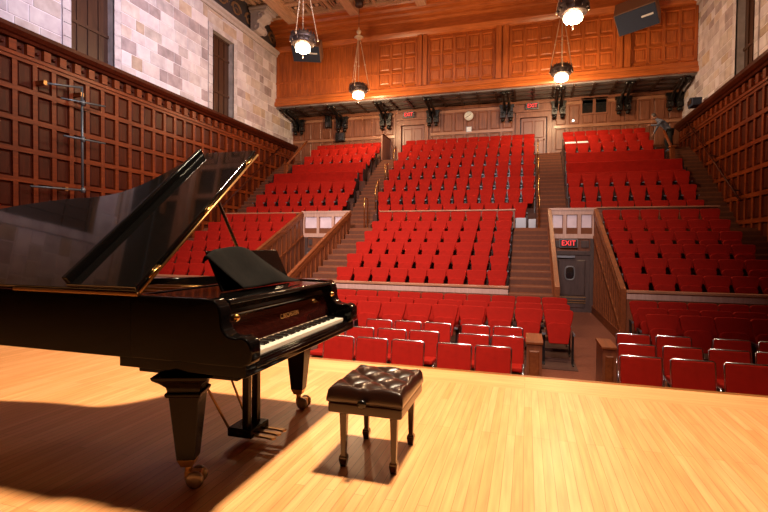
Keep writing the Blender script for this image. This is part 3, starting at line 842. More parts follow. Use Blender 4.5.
# ------------------------------------------------------------------ portable chairs nearest the stage
def make_chair():
    r = empty('portable_chair', (0, 0, 0))
    w, zb, zt, yb, yt = .25, .50, .87, -.02, .05
    mb = MB(); mb.T = Matrix.Translation((0, yb, zb)) @ Matrix.Rotation(-.18, 4, 'X')
    mb.box((-w+.008, -.022, -.05), (w-.008, .018, zt-zb-.005)); mb.build('backrest', M['velvet'], r, bevel=.012)
    mb = MB(); H = (zt-zb)/math.cos(.18); f = lambda x, t: (x, yb+math.sin(.18)*t, zb+math.cos(.18)*t)
    mb.tube([f(-w, -.06), f(-w, H-.02), f(-w+.02, H), f(w-.02, H), f(w, H-.02), f(w, -.06)], .0125, 6); mb.build('back_frame', M['chrome'], r)
    mb = MB(); mb.prism([(-.44, .43), (-.02, .40), (-.02, .47), (-.43, .50)], -w+.02, w-.02, 'x'); mb.build('seat', M['velvet'], r, bevel=.02)
    for s in (-1, 1):
        mb = MB(); mb.tube([(s*w, yb-.01, zb-.04), (s*w, -.02, .25), (s*w, .06, 0)], .0125, 6); mb.build('leg', M['chrome'], r)
        mb = MB(); mb.tube([(s*(w-.01), -.06, .42), (s*(w-.01), -.40, .42), (s*(w-.01), -.42, .30), (s*(w-.01), -.43, 0)], .0125, 6); mb.build('leg', M['chrome'], r)
    mb = MB(); mb.box((-.21, -.36, .33), (.21, -.06, .40)); mb.build('under_seat_shade', M['black_steel'], r)  # black block standing in for the shade under the seat
    return r
chair0 = make_chair(); cused = [False]
def put_chair(x, y, label, group):
    if not cused[0]: o = chair0; cused[0] = True
    else: o = copy_tree(chair0)
    o.location = (x, y, FZ); tag(o, label, 'chair', group)
CROWS = [(6.9, [-2.82, -2.27, -1.70], [-1.0, -.44], [1.46, 2.06, 2.66, 3.24], 'nearest row'),
         (7.75, [-3.30, -2.77, -2.19, -1.63], [-.81, -.27], [1.58, 2.18, 2.76, 3.33], 'middle row'),
         (8.65, [-3.47, -2.70, -2.13, -1.57], [-.87, -.30], [1.71, 2.30, 3.11, 3.72], 'farthest row')]
for y, a, b, c, rn in CROWS:
    n = len(a)
    for i, x in enumerate(a): put_chair(x, y, 'chrome framed red chair, %s from right in the left group, %s' % (ORD[n-1-i], rn), 'chrome framed chairs on the floor')
    for i, x in enumerate(b): put_chair(x, y, 'chrome framed red chair, %s one of the middle pair, %s' % (('left', 'right')[i], rn), 'chrome framed chairs on the floor')
    for i, x in enumerate(c): put_chair(x, y, 'chrome framed red chair, %s from left in the right group, %s' % (ORD[i], rn), 'chrome framed chairs on the floor')

def row_end(x0, x1, y0, y1, zt, label):
    r = empty('wooden_row_end', ((x0+x1)/2, (y0+y1)/2, FZ), label, 'panel', 'wooden row ends')
    mb = MB(); mb.box((x0, y0, FZ), (x1, y1, zt-.04)); mb.build('body', M['barrier'], r)
    mb = MB(); mb.fbox((x0+.04, y0, FZ+.15), (x1-.04, y0-.015, zt-.14), -1, 'y', .02); mb.build('front_panel', M['rail'], r)
    mb = MB(); mb.box((x0-.015, y0-.02, zt-.04), (x1+.015, y1+.015, zt)); mb.build('top', M['rail'], r, bevel=.006)
row_end(.02, .26, 7.95, 8.75, -.22, 'wooden row end cabinet right of the middle pair of chrome chairs')
row_end(1.16, 1.36, 8.05, 8.75, -.24, 'wooden row end cabinet left of the right group of chrome chairs')

# ------------------------------------------------------------------ brass handrails in the upper aisles
def brass_rail(x, y, z, label, h=.95, L=.45, dz=.3):
    r = empty('brass_handrail', (x, y, z), label, 'handrail', 'brass aisle handrails')
    mb = MB()
    mb.tube([(x, y, z), (x, y, z+h-.06), (x, y+.04, z+h)], .022, 8); mb.build('post', M['brass'], r)
    mb = MB(); mb.tube([(x, y+L, z+dz-.02), (x, y+L, z+h+dz-.06), (x, y+L-.04, z+h+dz)], .022, 8); mb.build('post', M['brass'], r)
    mb = MB(); mb.tube([(x, y+.04, z+h), (x, y+L-.04, z+h+dz)], .022, 8); mb.build('top_bar', M['brass'], r)
    mb = MB()
    for yy, zz in ((y, z), (y+L, z+dz)): mb.lathe([(.045, -.01), (.045, .012), (.022, .03)], (x, yy, zz), 12)
    mb.build('base_flange', M['brass_dull'], r)
def step_z(y):
    z = AZ
    for yy, zz in up_pts[:-1]:
        if y >= yy: z = zz
    return z
for i, y in enumerate((18.95, 20.45, 21.95, 23.45)):
    for x, side in ((-6.60, 'left'), (.42, 'right')):
        za = step_z(y); zb = step_z(y+.45)
        brass_rail(x, y, za, '%s brass handrail going up in the upper %s aisle stairs' % (['lowest', 'second', 'third', 'topmost'][i], side), 1.05 if i else 1.3, .45, zb-za)
# aisle lights: grey metal step plates at the row ends by the right aisle
for i, (x0, x1, y, z) in enumerate(((.04, .31, 19.1, AZ), (-.42, -.05, 18.3, AZ))):
    thing_box('step_plate', (x0, y, z), (x1, y+.3, z+.38), M['grey_metal'], ('upper', 'lower')[i]+' grey metal step box at the aisle end of the centre block', 'box')
# wall handrails of the dark side stairs
def wall_rail(x, sgn, pts, label):
    r = empty('wall_handrail', pts[0], label, 'handrail')
    mb = MB(); mb.tube(pts, .035, 8); mb.build('bar', M['wainscot'], r)
    for t in (.1, .5, .9):
        p = Vector(pts[0]).lerp(Vector(pts[-1]), t); mb = MB(); mb.tube([p, p+Vector((sgn*.20, 0, -.03))], .018, 6); mb.build('wall_bracket', M['black_steel'], r)
wall_rail(6.90, 1, [(6.88, 18.9, 2.95), (6.88, 24.7, 7.0)], 'dark sloping handrail along the right wall above the side stairs')
wall_rail(-13.6, -1, [(-13.63, 18.9, 2.95), (-13.63, 24.7, 7.0)], 'dark sloping handrail along the left wall above the side stairs')
# newel posts and sloping rails by the upper side benches
def newel(x, y, z, h, label, rail_to=None):
    r = empty('newel_post', (x, y, z), label, 'post')
    mb = MB(); mb.box((x-.09, y-.09, z), (x+.09, y+.09, z+h-.06)); mb.build('shaft', M['rail'], r, bevel=.01)
    mb = MB(); mb.box((x-.12, y-.12, z+h-.06), (x+.12, y+.12, z+h)); mb.build('cap', M['rail'], r, bevel=.01)
    if rail_to:
        mb = MB(); mb.tube([(x, y, z+h-.12), rail_to], .06, 8); mb.build('sloping_rail', M['rail'], r)
newel(5.80, 22.75, UPT[4], 1.15, 'light wooden newel post at the aisle end of the upper right bench', (5.72, 23.75, 6.45))
newel(-12.35, 22.75, UPT[4], 1.15, 'light wooden newel post at the wall end of the upper left bench', (-12.0, 24.5, 7.1))
# low wooden wall beside the upper left aisle top
mb = MB(); mb.mat = 0; mb.box((-7.75, 24.95, UPT[7]), (-7.67, YB, 7.35)); mb.mat = 1; mb.box((-7.77, 24.92, 7.35), (-7.64, YB, 7.41))
mb.build('aisle_side_wall', [M['back_wood'], M['rail']], kind='structure')

# white papers left on two back seats
for i, x in enumerate((1.88, 2.42)):
    mb = MB(); mb.T = Matrix.Translation((x, UPY[5]-.30, UPT[5]+1.0)) @ Matrix.Rotation(.0, 4, 'X')
    mb.T = Matrix.Translation((x, UPY[6]-.42, UPTOP[6]-.40)) @ Matrix.Rotation(.5, 4, 'X')
    mb.box((-.24, -.11, 0), (.24, .11, .02))
    o = mb.build('paper_sheet', M['paper'], loc=(x, UPY[6]-.42, UPTOP[6]-.40))
    tag(o, 'white paper on the %s seat by the aisle, second rear row of the right block' % ('first', 'second')[i], 'paper', 'white papers on the rear seats')

# ------------------------------------------------------------------ hanging lanterns
def lantern(x, y, z, label, energy):
    r = empty('hanging_lantern', (x, y, z), label, 'lamp', 'hanging bronze lanterns')
    mb = MB()
    mb.lathe([(.20, .26), (.40, .28), (.44, .34), (.42, .40), (.47, .44), (.49, .52), (.44, .60), (.38, .64), (.34, .70), (.20, .72), (.19, .66)], (x, y, z), 28)
    for k in range(12):
        t = 2*PI*k/12; mb.lathe([(.001, -.09), (.03, -.05), (.035, 0), (.02, .05), (.001, .07)], (x+.47*math.cos(t), y+.47*math.sin(t), z+.42), 8)
    for k in range(18):
        t = 2*PI*k/18; mb.box((x+.43*math.cos(t)-.02, y+.43*math.sin(t)-.02, z+.56), (x+.43*math.cos(t)+.02, y+.43*math.sin(t)+.02, z+.70))
    mb.build('ring', M['lamp_metal'], r)
    mb = MB()
    for k in range(8):
        t = 2*PI*k/8; c = (x+.21*math.cos(t), y+.21*math.sin(t), z+.14)
        mb.lathe([(.001, -.12), (.06, -.09), (.085, 0), (.075, .08), (.05, .12), (.001, .13)], c, 10)
    mb.lathe([(.001, -.16), (.10, -.12), (.14, 0), (.12, .10), (.001, .14)], (x, y, z+.10), 12)
    mb.build('glass', M['lamp_glass'], r)
    mb = MB(); mb.lathe([(.001, -.20), (.03, -.15), (.018, -.08), (.035, -.04), (.001, .0)], (x, y, z-.02), 8); mb.build('finial', M['lamp_metal'], r)
    mb = MB(); mb.tube([(x, y, z+.7), (x, y, z+2.9)], .017, 6)
    mb.lathe([(.001, -.05), (.05, 0), (.001, .05)], (x, y, z+1.6), 8); mb.build('rod', M['lamp_gilt'], r)
    for k in range(3):
        t = 2*PI*k/3+PI/6
        mb = MB(); a = Vector((x+.56*math.cos(t), y+.56*math.sin(t), z+.5)); b = Vector((x+.07*math.cos(t), y+.07*math.sin(t), z+2.9))
        mb.tube([a, b], .017, 6); m = a.lerp(b, .5)
        mb.lathe([(.001, -.06), (.05, 0), (.001, .06)], tuple(m), 8); mb.lathe([(.001, -.06), (.04, 0), (.001, .06)], tuple(a), 8)
        mb.build('chain', M['lamp_gilt'], r)
    mb = MB(); mb.lathe([(.001, -.15), (.08, -.10), (.16, -.02), (.24, .02), (.17, .08), (.08, .12), (.06, .18), (.11, .24), (.12, .32), (.05, .42), (.02, .5), (.02, .52)], (x, y, z+3.0), 20)
    mb.build('hub', M['lamp_gilt'], r)
    mb = MB(); mb.tube([(x, y, z+3.45), (x, y, CZ-.40)], .014, 6); mb.build('ceiling_chain', M['lamp_metal'], r)
    mb = MB(); mb.lathe([(.001, -.08), (.16, -.05), (.2, 0), (.2, .4)], (x, y, CZ-.40), 16); mb.build('ceiling_rose', M['lamp_metal'], r)
    l = D.lights.new('lantern_light', 'POINT'); l.energy = energy; l.color = (1, .66, .36); l.shadow_soft_size = .25
    lo = D.objects.new('lantern_light', l); COL.objects.link(lo); lo.location = (x, y, z-.25)
LE = 560
lantern(-8.17, 16.3, 8.50, 'lit bronze lantern on chains, nearer one of the left pair', LE)
lantern(-8.2, 22.5, 8.62, 'lit bronze lantern on chains, farther one of the left pair by the gallery', LE)
lantern(1.28, 16.3, 8.42, 'lit bronze lantern on chains at the top edge, nearer one of the right pair', LE)
lantern(1.33, 22.5, 8.62, 'lit bronze lantern on chains, farther one of the right pair by the gallery', LE)

# ------------------------------------------------------------------ loudspeakers on the gallery
def loudspeaker(c, w, h, d, rot, label):
    r = empty('loudspeaker', c, label, 'speaker', 'loudspeakers on the gallery front'); r.rotation_euler = rot
    T = Matrix.Translation(c)
    mb = MB(); mb.T = T; mb.box((-w/2, -d/2, -h/2), (w/2, d/2, h/2)); mb.build('cabinet', M['speaker_box'], r, bevel=.02)
    mb = MB(); mb.T = T; mb.box((-w/2+.03, -d/2-.03, -h/2+.03), (w/2-.03, -d/2, h/2-.03)); mb.build('grille', M['speaker_blue'], r, bevel=.01)
    mb = MB(); mb.T = T; mb.box((w*.12, -d/2-.04, h*.02), (w*.40, -d/2-.03, h*.10)); mb.build('badge', M['white'], r)
    mb = MB(); mb.T = T; mb.box((-.1, d/2, -.15), (.1, d/2+.25, .15)); mb.build('wall_mount', M['black_steel'], r)
loudspeaker((-11.62, 23.75, 11.85), 1.55, .95, .7, (math.radians(50), math.radians(4), math.radians(12)), 'dark blue fronted loudspeaker on the gallery behind the left lanterns')
loudspeaker((4.50, 23.5, 11.62), 1.65, 1.05, .95, (math.radians(52), math.radians(-6), math.radians(-22)), 'large dark blue fronted loudspeaker high at the right of the gallery')
def flood():
    c = (6.72, 23.2, 7.30)
    r = empty('floodlight', c, 'small dark blue floodlight on the right wall ledge', 'lamp')
    mb = MB(); mb.T = Matrix.Translation(c); mb.prism([(-.3, .0), (.3, .0), (.42, .28), (.1, .42), (-.36, .3)], -.17, .17, 'x'); mb.build('housing', M['speaker_blue'], r, bevel=.02)
    mb = MB(); mb.T = Matrix.Translation(c); mb.box((-.19, -.2, .1), (-.175, .3, .3)); mb.build('lens', M['glass_dark'], r)
flood()

# ------------------------------------------------------------------ pipe frame on the left wall
def pipe_rack():
    x = -13.5
    r = empty('wall_pipe_frame', (x, 11.65, 3.0), 'grey pipe frame with two cross bars mounted on the left panelled wall', 'pipe frame')
    def t(nm, pts, rr=.03):
        mb = MB(); mb.tube(pts, rr, 8); mb.build(nm, M['pipe'], r)
    t('upright', [(x, 11.65, 2.9), (x, 11.65, 6.2)], .035)
    t('top_arm', [(x, 11.65, 6.17), (x-.05, 10.45, 5.93)])
    t('cross_bar', [(x+.05, 10.9, 5.62), (x+.05, 12.45, 5.80)]); t('cross_bar', [(x+.05, 10.98, 4.52), (x+.05, 12.45, 4.58)])
    t('bottom_bar', [(x, 11.65, 2.95), (x, 10.0, 2.88)])
    mb = MB()
    for y, z in ((11.65, 5.70), (11.65, 4.55), (11.65, 2.95)): mb.lathe([(.06, -.08), (.07, 0), (.06, .08)], (x+.02, y, z), 10)
    mb.build('clamp', M['pipe'], r)
    mb = MB()
    for y, z in ((10.45, 5.93), (11.1, 2.93), (11.65, 5.95)): mb.box((XL+.08, y-.05, z-.06), (x+.02, y+.05, z+.06))
    mb.build('wall_bracket', M['brass_dull'], r)
pipe_rack()

# ------------------------------------------------------------------ person by the rear right rows
def person():
    bz = step_z(24.6)
    X0, Y0 = 6.12, 24.55
    r = empty('person', (X0, Y0, bz), 'person in a grey blue jacket bending forward beside the upper right rows', 'person')
    def skin(nm, verts, edges, radii, mat, sub=2):
        me = D.meshes.new(nm); me.from_pydata([Vector(v) for v in verts], edges, []); me.materials.append(mat)
        o = D.objects.new(nm, me); COL.objects.link(o); o.parent = r
        s = o.modifiers.new('skin', 'SKIN'); s.use_smooth_shade = True
        for i, rr in enumerate(radii): me.skin_vertices[0].data[i].radius = (rr, rr)
        me.skin_vertices[0].data[0].use_root = True
        ss = o.modifiers.new('sub', 'SUBSURF'); ss.levels = sub; ss.render_levels = sub
        return o
    V = [(0, 0, .88), (-.10, -.02, 1.02), (-.26, -.04, 1.20), (-.40, -.05, 1.30), (-.48, -.06, 1.37), (-.55, -.07, 1.42),
         (-.34, -.23, 1.25), (-.52, -.25, 1.08), (-.76, -.20, 1.12),
         (-.34, .14, 1.26), (-.46, .18, 1.00), (-.56, .12, .80),
         (.0, -.11, .82), (.03, -.13, .46), (.08, -.13, .09), (-.06, -.15, .03),
         (.0, .11, .82), (-.08, .13, .46), (.02, .13, .09), (-.12, .15, .03)]
    Ed = [(0,1),(1,2),(2,3),(3,4),(4,5),(3,6),(6,7),(7,8),(3,9),(9,10),(10,11),(0,12),(12,13),(13,14),(14,15),(0,16),(16,17),(17,18),(18,19)]
    R = [.14,.135,.15,.14,.06,.06,.065,.048,.035,.065,.048,.035,.09,.062,.045,.035,.09,.062,.045,.035]
    skin('body', V, Ed, R, M['jacket'])
    skin('trousers', [(0, 0, .90), (.0, -.11, .82), (.03, -.13, .46), (.08, -.13, .12), (.0, .11, .82), (-.08, .13, .46), (.02, .13, .12)],
         [(0,1),(1,2),(2,3),(0,4),(4,5),(5,6)], [.155, .105, .078, .068, .105, .078, .068], M['trousers'])
    mb = MB(); c = Vector((-.60, -.08, 1.50)); mb.T = Matrix.Translation(Vector(r.location)+c) @ Matrix.Rotation(-.6, 4, 'Y')
    mb.lathe([(.001, -.13), (.045, -.12), (.07, -.07), (.078, 0), (.08, .05), (.065, .10), (.03, .125), (.001, .13)], (0, 0, 0), 16)
    mb.add([(-.07, -.014, .02), (-.07, .014, .02), (-.075, -.02, -.025), (-.075, .02, -.025), (-.105, 0, -.02)], [(0, 1, 4), (0, 4, 2), (1, 3, 4), (2, 4, 3)])
    mb.build('head', M['skin'], r)
    mb = MB(); mb.T = Matrix.Translation(Vector(r.location)+c) @ Matrix.Rotation(-.6, 4, 'Y')
    mb.lathe([(.086, -.03), (.09, .04), (.078, .10), (.04, .135), (.001, .142)], (.014, 0, .004), 16); mb.build('hair', M['hair'], r)
    # hands with separate fingers
    for wrist, d in (((-.76, -.20, 1.12), Vector((-1, .1, -.15)).normalized()), ((-.56, .12, .80), Vector((-.5, 0, -.85)).normalized())):
        mb = MB(); b = Vector(r.location)+Vector(wrist); side = d.cross(Vector((0, 0, 1))).normalized(); up = side.cross(d)
        mb.tube([b-d*.02, b+d*.04, b+d*.09], [.024, .034, .032], 8)
        for k, L in enumerate((.068, .078, .074, .058)):
            o_ = b+d*.085+side*(.027-.018*k); mb.tube([o_, o_+d*L*.5-up*.006, o_+d*L-up*.026], [.0095, .009, .007], 6)
        o_ = b+d*.03+side*.03; mb.tube([o_, o_+d*.03+side*.024, o_+d*.06+side*.03], [.011, .010, .008], 6)
        mb.build('hand', M['skin'], r)
    r.scale = (1.08, 1.08, 1.08)
person()

# ------------------------------------------------------------------ grand piano
PN, PF = 2.05, 3.60         # near (bass) and far (treble) planes
piano = empty('grand_piano', (-2.6, 2.8, 0), 'glossy black concert grand piano with raised lid at the left of the stage', 'piano')
TH = math.atan2(.946, 1.161)
lid_c = [(-2.0, 1.5), (-2.45, 1.5), (-2.58, 1.44), (-2.68, 1.26), (-2.78, 1.10), (-2.90, 1.00), (-3.07, .945), (-3.3, .93), (-3.6, .885), (-3.9, .81), (-4.15, .68), (-4.32, .50), (-4.38, .28), (-4.34, .08), (-4.25, 0)]
def catmull(p, n=4):
    out = []
    for i in range(len(p)-1):
        p0 = p[max(0, i-1)]; p1 = p[i]; p2 = p[i+1]; p3 = p[min(len(p)-1, i+2)]
        for j in range(n):
            t = j/n
            out.append(tuple(.5*((2*b)+(-a+c)*t+(2*a-5*b+4*c-d)*t*t+(-a+3*b-3*c+d)*t**3) for a, b, c, d in zip(p0, p1, p2, p3)))
    out.append(p[-1]); return out
lid_s = catmull(lid_c[1:])
plan = [(-2.04, PN), (-2.04, PF)] + [(x, PN+t*1.033) for x, t in [(-2.45, 1.5)]+lid_s[1:]]
# rim as a hollow band
def offset_poly(poly, d):
    n = len(poly); out = []
    cx = sum(p[0] for p in poly)/n; cy = sum(p[1] for p in poly)/n
    area = sum(poly[i][0]*poly[(i+1) % n][1]-poly[(i+1) % n][0]*poly[i][1] for i in range(n))
    s = 1 if area > 0 else -1
    for i in range(n):
        a = Vector(poly[i-1]); b = Vector(poly[i]); c = Vector(poly[(i+1) % n])
        n1 = Vector((-(b-a).y, (b-a).x)); n2 = Vector((-(c-b).y, (c-b).x))
        if n1.length < 1e-6: n1 = n2
        if n2.length < 1e-6: n2 = n1
        nn = (n1.normalized()+n2.normalized()); nn = nn.normalized() if nn.length > 1e-5 else n1.normalized()
        out.append(tuple(b+nn*d*s))
    return out
inner = offset_poly(plan, .055)
mb = MB(); n = len(plan); zb, zt = .692, 1.035
vs = [(p[0], p[1], zb) for p in plan]+[(p[0], p[1], zt) for p in plan]+[(p[0], p[1], zb) for p in inner]+[(p[0], p[1], zt) for p in inner]
fs = []
for i in range(n):
    j = (i+1) % n
    fs += [(i, j, n+j, n+i), (2*n+j, 2*n+i, 3*n+i, 3*n+j), (n+i, n+j, 3*n+j, 3*n+i)]
fs.append(tuple(range(n-1, -1, -1)))
mb.add(vs, fs); rim = mb.build('rim', M['lacquer'], piano, bevel=.006)
mb = MB(); mb.prism(offset_poly(plan, .05), .90, .93, 'z'); mb.build('iron_plate', M['gold_plate'], piano)
mb = MB()
for k in range(5):
    y = 2.25+.24*k; mb.tube([(-1.95, y, .965), (-2.75, y-.05*k, .975), (-3.9+.25*k, 2.25+.1*k, .965)], .022, 6)
mb.build('plate_brace', M['gold_plate'], piano)
mb = MB()
for k in range(46):
    y = 2.2+.028*k; mb.tube([(-1.9, y, .955), (-4.1+max(0, (k-8))*.042, 2.2+.012*k, .955)], .0018, 3)
so = mb.build('strings', M['steel_wire'], piano); so['kind'] = 'stuff'
# key bed, key slip, cheeks
mb = MB(); mb.box((-2.125, PN+.002, .642), (-1.335, PF-.01, .715)); mb.box((-2.02, PN+.03, .615), (-1.40, PF-.03, .643)); mb.build('key_bed', M['lacquer'], piano, bevel=.006)
mb = MB(); mb.box((-1.358, 2.15, .70), (-1.343, 3.47, .722)); mb.build('key_slip', M['lacquer'], piano, bevel=.006)
mb = MB(); mb.box((-1.343, 2.15, .672), (-1.33, 3.47, .70)); mb.build('lower_moulding', M['lacquer'], piano, bevel=.004)
cheek = [(-2.05, .70), (-1.30, .70), (-1.255, .72), (-1.25, .80), (-1.27, .835), (-1.31, .85), (-1.35, .845), (-1.40, .85), (-1.435, .875), (-1.45, .91), (-1.455, .96), (-1.47, 1.0), (-1.51, 1.03), (-1.60, 1.035), (-2.05, 1.035)]
cheek = [cheek[0]]+[tuple(p) for p in catmull(cheek[1:13], 3)]+cheek[13:]
cheek = [(x if x < -1.6 else -1.305+(x+1.25)*.85, z if z > .701 else .69) for x, z in cheek]
for y0, y1 in ((PN, 2.15), (3.475, PF)):
    mb = MB(); mb.prism(cheek, y0, y1, 'y'); mb.build('cheek', M['lacquer'], piano, bevel=.012)
for y0, y1 in ((2.15, 2.225), (3.43, 3.475)):
    mb = MB(); mb.box((-1.53, y0, .70), (-1.36, y1, .755)); mb.build('key_block', M['lacquer'], piano, bevel=.008)
mb = MB(); mb.prism([(-1.53, .745), (-1.50, .745), (-1.525, .86), (-1.56, .93), (-1.60, .93)], 2.15, 3.475, 'y'); fb = mb.build('fallboard', M['fallboard'], piano, bevel=.004)
mb = MB(); mb.box((-1.512, 2.225, .745), (-1.495, 3.43, .757)); mb.build('name_felt', M['felt'], piano)
text_obj('C.BECHSTEIN', .042, M['gold_letter'], (-1.5195, 2.86, .845), (math.radians(77), 0, PI/2), fb, .001, 'maker_lettering')
mb = MB(); mb.prism([(-2.0, .99), (-1.50, .99), (-1.485, 1.0), (-1.50, 1.022), (-2.0, 1.03)], 2.15, 3.475, 'y'); mb.build('music_shelf', M['lacquer'], piano, bevel=.006)
mb = MB(); mb.prism([(-1.60, .925), (-1.52, .925), (-1.515, .94), (-1.54, .985), (-1.60, .99)], 2.15, 3.475, 'y'); mb.build('front_board', M['lacquer'], piano, bevel=.004)
for y in (2.17, 3.455):
    mb = MB(); mb.T = Matrix.Translation((-1.47, y, .925)) @ Matrix.Rotation(PI/2, 4, 'X'); mb.lathe([(.001, -.02), (.018, -.015), (.022, 0), (.018, .015), (.001, .02)], (0, 0, 0), 12); mb.build('fallboard_knob', M['brass'], piano)
# keyboard
kb = MB(); kb.box((-1.53, 2.225, .70), (-1.37, 3.43, .718)); kb = kb.build('keyboard', M['felt'], piano)
KW = 1.205/52; pitch = KW
mbw = MB(); mbw.box((-1.50, 2.2255, .722), (-1.362, 2.2255+KW-.0012, .746))
w0 = mbw.build('white_key', M['ivory'], kb)
mbk = MB(); mbk.prism([(-1.50, .746), (-1.412, .746), (-1.416, .754), (-1.422, .7575), (-1.50, .7575)], 2.2255+KW*.68, 2.2255+KW*.68+.0125, 'y')
b0 = mbk.build('black_key', M['ebony'], kb)
pat = 'A#B C#D#E F#G#'  # from the lowest A
blacks_after = {'A': 1, 'B': 0, 'C': 1, 'D': 1, 'E': 0, 'F': 1, 'G': 1}
seq = ['A', 'B', 'C', 'D', 'E', 'F', 'G']
# the player faces -x, so his left hand (bass) is on the near side
for i in range(52):
    if i:
        c = w0.copy(); COL.objects.link(c); c.parent = kb; c.location.y += KW*i
    if blacks_after[seq[i % 7]] and i < 51 and i:
        c = b0.copy(); COL.objects.link(c); c.parent = kb; c.location.y += KW*i
# main lid
def lid_pt(x, t, d): return (x, PN+t*math.cos(TH)-d*math.sin(TH), 1.050+t*math.sin(TH)+d*math.cos(TH))
poly = [(-2.0, 0), (-2.0, 1.5)] + lid_s
mb = MB(); n = len(poly); d0, d1 = -.012, .014
mb.add([lid_pt(x, t, d0) for x, t in poly]+[lid_pt(x, t, d1) for x, t in poly], [tuple(range(n-1, -1, -1)), tuple(range(n, 2*n))]+[(i, (i+1) % n, n+(i+1) % n, n+i) for i in range(n)])
lid = mb.build('lid', M['lacquer_lid'], piano, bevel=.005)
# front flap folded back on the lid, with its lip standing up
mb = MB(); pl = [(-1.993, 0), (-1.993, 1.5), (-2.475, 1.5), (-2.475, 0)]
mb.add([lid_pt(x, t, .018) for x, t in pl]+[lid_pt(x, t, .040) for x, t in pl], [(3,2,1,0),(4,5,6,7)]+[(i, (i+1) % 4, 4+(i+1) % 4, 4+i) for i in range(4)])
flap = mb.build('front_flap', M['lacquer_lid'], lid, bevel=.004)
mb = MB(); pl = [(-2.44, .005), (-2.44, 1.475), (-2.475, 1.475), (-2.475, .005)]
mb.add([lid_pt(x, t, .040) for x, t in pl]+[lid_pt(x, t, .088) for x, t in pl], [(3,2,1,0),(4,5,6,7)]+[(i, (i+1) % 4, 4+(i+1) % 4, 4+i) for i in range(4)])
mb.build('flap_lip', M['lacquer'], lid, bevel=.005)
mb = MB()
for t in (.15, .75, 1.35):
    mb = MB(); a = lid_pt(-1.985, t-.05, .017); b = lid_pt(-1.985, t+.05, .017); mb.tube([a, b], .008, 8); mb.build('flap_hinge', M['brass'], lid)
mb = MB(); mb.tube([lid_pt(-1.985, 0.0, .0), lid_pt(-1.985, 1.5, .0)], .008, 6); mb.build('edge_hinge', M['brass_dull'], lid)
mb = MB(); mb.box((-1.99, PN-.012, 1.030), (-2.9, PN+.02, 1.050)); mb.build('lid_hinge', M['brass_dull'], piano, bevel=.004)
mb = MB(); mb.tube([(-2.22, 3.50, 1.0), (-2.45, 3.17, 1.94)], .014, 8)
mb.build('lid_prop', M['bench_wood'], piano)
# music desk (under the cloth)
mb = MB(); mb.prism([(-1.745, 1.03), (-1.73, 1.03), (-1.845, 1.272), (-1.86, 1.272)], 2.42, 3.26, 'y'); mb.build('music_desk', M['lacquer'], piano, bevel=.004)
# legs: big square tapered legs on double casters
def piano_leg(x, y, rotz):
    r = empty('leg', (0, 0, 0)); r.parent = piano
    T = Matrix.Translation((x, y, 0)) @ Matrix.Rotation(rotz, 4, 'Z')
    def sq(prof, nm, mat, bev=.004):
        mb = MB(); mb.T = T; vs = []; fs = []
        for w, z in prof: vs += [(-w, -w, z), (w, -w, z), (w, w, z), (-w, w, z)]
        for i in range(len(prof)-1):
            for j in range(4): fs.append((i*4+j, i*4+(j+1) % 4, (i+1)*4+(j+1) % 4, (i+1)*4+j))
        fs.append((3, 2, 1, 0)); k = (len(prof)-1)*4; fs.append((k, k+1, k+2, k+3)); mb.add(vs, fs)
        return mb.build(nm, mat, r, bevel=bev)
    sq([(.048, .155), (.078, .51)], 'shaft', M['lacquer_leg'])
    sq([(.086, .505), (.093, .515), (.093, .528), (.084, .533)], 'collar', M['lacquer_leg'])
    sq([(.082, .53), (.088, .56), (.115, .59), (.14, .61), (.145, .628)], 'capital', M['lacquer_leg'])
    sq([(.032, .112), (.038, .13), (.048, .156)], 'brass_ferrule', M['brass_dull'])
    mb = MB(); mb.T = T; mb.tube([(0, 0, .115), (0, 0, .075)], .02, 8); mb.box((-.016, -.02, .035), (.075, .02, .085)); mb.build('caster_fork', M['brass_dull'], r, bevel=.004)
    for s in (-1, 1):
        mb = MB(); mb.T = T @ Matrix.Translation((.045, s*.038, .046)) @ Matrix.Rotation(PI/2, 4, 'X')
        mb.lathe([(.012, -.014), (.040, -.014), (.046, -.008), (.046, .008), (.040, .014), (.012, .014)], (0, 0, 0), 20); mb.build('caster_wheel', M['caster'], r)
    return r
piano_leg(-1.745, 2.14, .35); piano_leg(-1.745, 3.44, .1); piano_leg(-3.9, 2.45, .3)
# pedal lyre
ly = empty('pedal_lyre', (0, 0, 0)); ly.parent = piano
for dy in (-.055, .055):
    mb = MB(); mb.box((-1.77, 2.76+dy-.022, .11), (-1.725, 2.76+dy+.022, .63)); mb.build('post', M['lacquer_leg'], ly, bevel=.005)
mb = MB(); mb.box((-1.86, 2.65, .055), (-1.68, 2.87, .115)); mb.build('pedal_box', M['lacquer_leg'], ly, bevel=.008)
mb = MB(); mb.tube([(-1.76, 2.76, .12), (-1.76, 2.76, .63)], .006, 6); mb.build('pedal_rod', M['brass_dull'], ly)
for dy in (-.07, 0, .07):
    mb = MB(); y = 2.76+dy; mb.prism([(-1.68, y-.014), (-1.60, y-.013), (-1.54, y-.024), (-1.525, y), (-1.54, y+.024), (-1.60, y+.013), (-1.68, y+.014)], .062, .074, 'z'); mb.build('pedal', M['brass_dull'], ly, bevel=.003)
for dy in (-.10, .10):
    mb = MB(); mb.tube([(-1.85, 2.76+dy, .10), (-2.16, 2.76+dy*1.6, .655)], .008, 6); mb.build('brace_rod', M['brass_dull'], ly)

